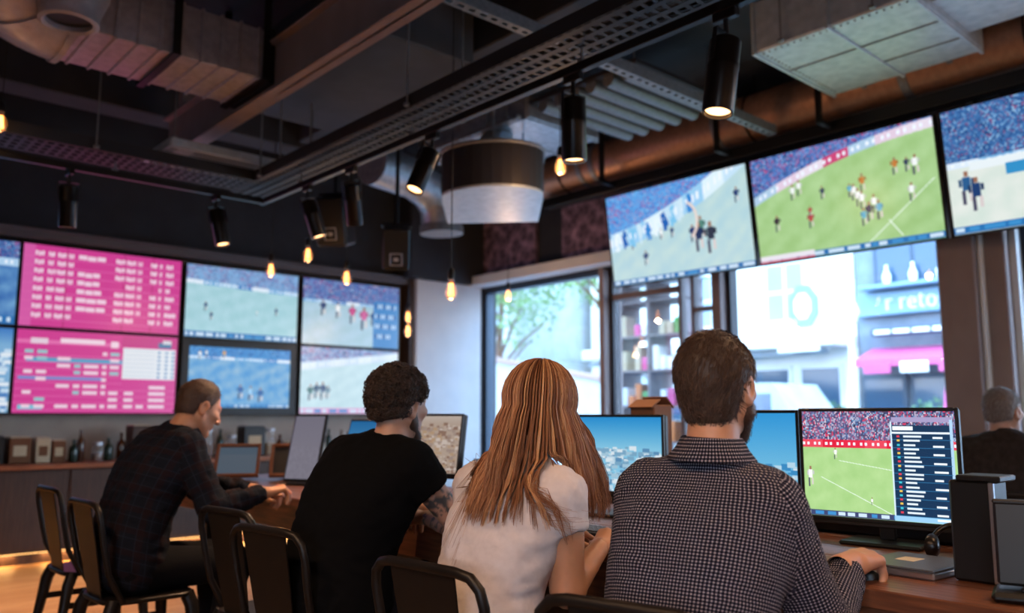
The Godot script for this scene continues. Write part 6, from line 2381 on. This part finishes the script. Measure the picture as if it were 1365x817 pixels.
	for a in [[Vector3(2.12, y, -1.95), "black keyboard before the woman"], [Vector3(2.15, y, -3.0), "black keyboard before the tan monitor"]]:
		t = thing("keyboard", a[1], "keyboard", a[0], -PI / 2, "keyboards on the desk")
		mb = MB.new()
		mb.box(Vector3(0, 0.008, 0), Vector3(0.36, 0.016, 0.13), 0.004)
		part(t, "keyboard_base", mb, mat.black_plastic)
		mb = MB.new()
		for r in 5:
			for c in 16:
				mb.box(Vector3(-0.165 + c * 0.022, 0.018, -0.05 + r * 0.022), Vector3(0.018, 0.006, 0.018), 0.001)
		part(t, "keys", mb, mat.grey_plastic)
	t = thing("white_phone", "pale phone lying on the desk by the woman's arm", "phone", Vector3(2.02, y, -1.62), 0.4)
	mb = MB.new()
	mb.box(Vector3(0, 0.005, 0), Vector3(0.08, 0.01, 0.16), 0.004)
	part(t, "phone_body", mb, mat.silver)
	mb = MB.new()
	mb.box(Vector3(0, 0.0106, 0), Vector3(0.074, 0.001, 0.15), 0.0)
	part(t, "phone_glass", mb, mat.black_plastic)
	t = thing("computer_mouse", "black computer mouse under the checked-shirt man's hand", "mouse", Vector3(2.075, y, -0.99), -PI / 2)
	mb = MB.new()
	mb.lathe([Vector2(1.0, 0.0), Vector2(1.0, 0.15), Vector2(0.9, 0.55), Vector2(0.6, 0.88), Vector2(0.0, 1.0)], 20, Transform3D(Basis.from_scale(Vector3(0.028, 0.022, 0.048)), Vector3.ZERO))
	part(t, "mouse_shell", mb, mat.black_plastic)
	mb = MB.new()
	mb.box(Vector3(0, 0.0215, -0.018), Vector3(0.006, 0.006, 0.014), 0.002)
	part(t, "scroll_wheel", mb, mat.grey_plastic)
	# chairs
	make_chair("dark metal chair under the man in the checked shirt", Vector3(1.47, 0, -1.12), 78.0)
	make_chair("dark metal chair under the woman with long hair", Vector3(1.45, 0, -1.69), 85.0)
	make_chair("dark metal chair under the man in the black T-shirt", Vector3(1.45, 0, -2.55), 82.0)
	make_chair("empty dark metal chair between the black T-shirt and the flannel shirt", Vector3(1.57, 0, -3.13), 84.0)
	make_chair("dark metal chair under the man in the flannel shirt", Vector3(1.27, 0, -3.83), 88.0)
	make_chair("empty dark metal chair behind the flannel man's chair, nearest the back counter", Vector3(1.32, 0, -4.62), 88.0)

func build_people() -> void:
	seated({"label": "man in a dark checked shirt with short brown hair, watching the football monitor", "seed": 3, "az": 78.0, "head_az": 79.0, "head_pitch": 2.0,
		"pelvis": Vector3(1.46, 0.57, -1.12), "shL": Vector3(1.545, 1.018, -1.25), "shR": Vector3(1.60, 1.005, -0.968), "head": Vector3(1.612, 1.257, -1.10), "hunch": 0.05, "wide": 0.78, "thick": 0.95, "arm": 1.0,
		"wrL": Vector3(1.98, 0.835, -1.36), "wrR": Vector3(1.955, 0.85, -0.975), "poleR": Vector3(-0.1, -1.0, 0.2), "handR": Vector3(1.0, 0.04, -0.10), "skin": Color(0.50, 0.25, 0.15), "shirt": "checked_cloth", "shirt_label": "dark shirt with a small pale check", "collar": 1.0, "cell": 0.0085,
		"crease": 0.0045, "curl": 0.95, "cuff": 0.88, "hand_size": 1.15, "hair": hair_short(Color(0.045, 0.024, 0.016), Color(0.12, 0.065, 0.04), 0.010, -0.098, 5200, 0.0, 0.003)})
	seated({"label": "woman with long copper-blonde hair in a cream short-sleeved shirt", "seed": 4, "az": 78.0, "head_az": 84.0, "head_pitch": -6.0, "fem": 0.92, "head_size": 0.96,
		"pelvis": Vector3(1.42, 0.56, -1.72), "shL": Vector3(1.50, 1.0, -1.82), "shR": Vector3(1.55, 0.995, -1.535), "head": Vector3(1.615, 1.208, -1.675), "hunch": 0.06, "wide": 0.66, "thick": 0.78, "arm": 1.06, "sleeve_wide": 0.84, "limb": 0.84,
		"wrL": Vector3(1.84, 0.83, -1.84), "wrR": Vector3(1.76, 0.835, -1.60), "poleL": Vector3(-0.3, -1, -0.6), "poleR": Vector3(-0.9, -1, 0.3), "skin": Color(0.48, 0.23, 0.13), "shirt": "cream_cotton", "sleeve": 0.36, "loose": 0.013, "crease": 0.006, "curl": 0.6, "hand_size": 0.9,
		"hair": hair_long(Color(0.10, 0.034, 0.014), Color(0.33, 0.13, 0.055), Color(0.66, 0.37, 0.18), 0.925)})
	seated({"label": "man with dark curly hair in a black T-shirt, tattooed right arm", "seed": 6, "az": 84.0, "head_az": 80.0, "head_pitch": -2.0,
		"pelvis": Vector3(1.43, 0.57, -2.47), "shL": Vector3(1.56, 1.045, -2.62), "shR": Vector3(1.585, 1.035, -2.25), "head": Vector3(1.635, 1.225, -2.405), "hunch": 0.09, "wide": 0.95, "thick": 1.02,
		"wrL": Vector3(1.95, 0.84, -2.72), "wrR": Vector3(1.80, 0.835, -2.46), "poleR": Vector3(0.3, -0.6, 1.0), "skin": Color(0.44, 0.24, 0.17), "tattoo": true, "shirt": "black_cotton", "sleeve": 0.34, "loose": 0.016, "crease": 0.005, "curl": 0.6,
		"hair": hair_curly(Color(0.018, 0.011, 0.009), Color(0.06, 0.034, 0.026))})
	seated({"label": "man in a dark flannel shirt looking down at his hands", "seed": 8, "head_cell": 0.0046, "az": 88.0, "head_az": 86.0, "head_pitch": -24.0,
		"pelvis": Vector3(1.22, 0.57, -3.86), "shL": Vector3(1.375, 1.065, -4.03), "shR": Vector3(1.395, 1.055, -3.68), "head": Vector3(1.495, 1.228, -3.82), "hunch": 0.08, "wide": 1.05, "thick": 1.0,
		"wrL": Vector3(1.76, 0.85, -3.78), "wrR": Vector3(1.73, 0.85, -3.60), "poleR": Vector3(-0.3, -1, 0.4), "skin": Color(0.50, 0.23, 0.13), "shirt": "flannel_cloth", "collar": 1.12, "trousers": "trouser_black", "crease": 0.007, "curl": 0.8,
		"hair": hair_short(Color(0.07, 0.034, 0.02), Color(0.16, 0.08, 0.045), 0.006, -0.06, 2600, 0.014, 0.0)})
	seated({"label": "grey-haired man in a dark jacket sitting by the window bench", "seed": 9, "head_cell": 0.006, "az": 84.0, "head_az": 100.0, "head_pitch": 0.0,
		"pelvis": Vector3(4.52, 0.57, -1.45), "shL": Vector3(4.56, 1.0, -1.64), "shR": Vector3(4.56, 1.0, -1.26), "head": Vector3(4.66, 1.21, -1.49), "hunch": 0.06, "wide": 1.15, "thick": 1.15, "cell": 0.013,
		"wrL": Vector3(4.95, 0.84, -1.62), "wrR": Vector3(4.95, 0.84, -1.3), "skin": Color(0.48, 0.26, 0.18), "shirt": "brown_jacket", "collar": 1.15, "crease": 0.008,
		"hair": hair_short(Color(0.16, 0.12, 0.10), Color(0.42, 0.38, 0.35), 0.006, -0.05, 1500, 0.02, 0.0)})
	var t := thing("window_table", "small wooden table before the window where the grey-haired man sits", "table", Vector3(5.1, 0, -1.45))
	var mb := MB.new()
	mb.box(Vector3(0, 0.775, 0), Vector3(0.6, 0.04, 0.9), 0.006)
	part(t, "tabletop", mb, mat.desk_wood)
	mb = MB.new()
	mb.tube([Vector3(0, 0.02, 0), Vector3(0, 0.76, 0)], 0.035, 12)
	part(t, "pedestal", mb, mat.black_metal)
	mb = MB.new()
	mb.lathe([Vector2(0, 0), Vector2(0.24, 0), Vector2(0.24, 0.015), Vector2(0.05, 0.04), Vector2(0, 0.04)], 24)
	part(t, "foot_plate", mb, mat.black_metal)
	make_chair("dark metal chair under the grey-haired man by the window", Vector3(4.50, 0, -1.45), 86.0)
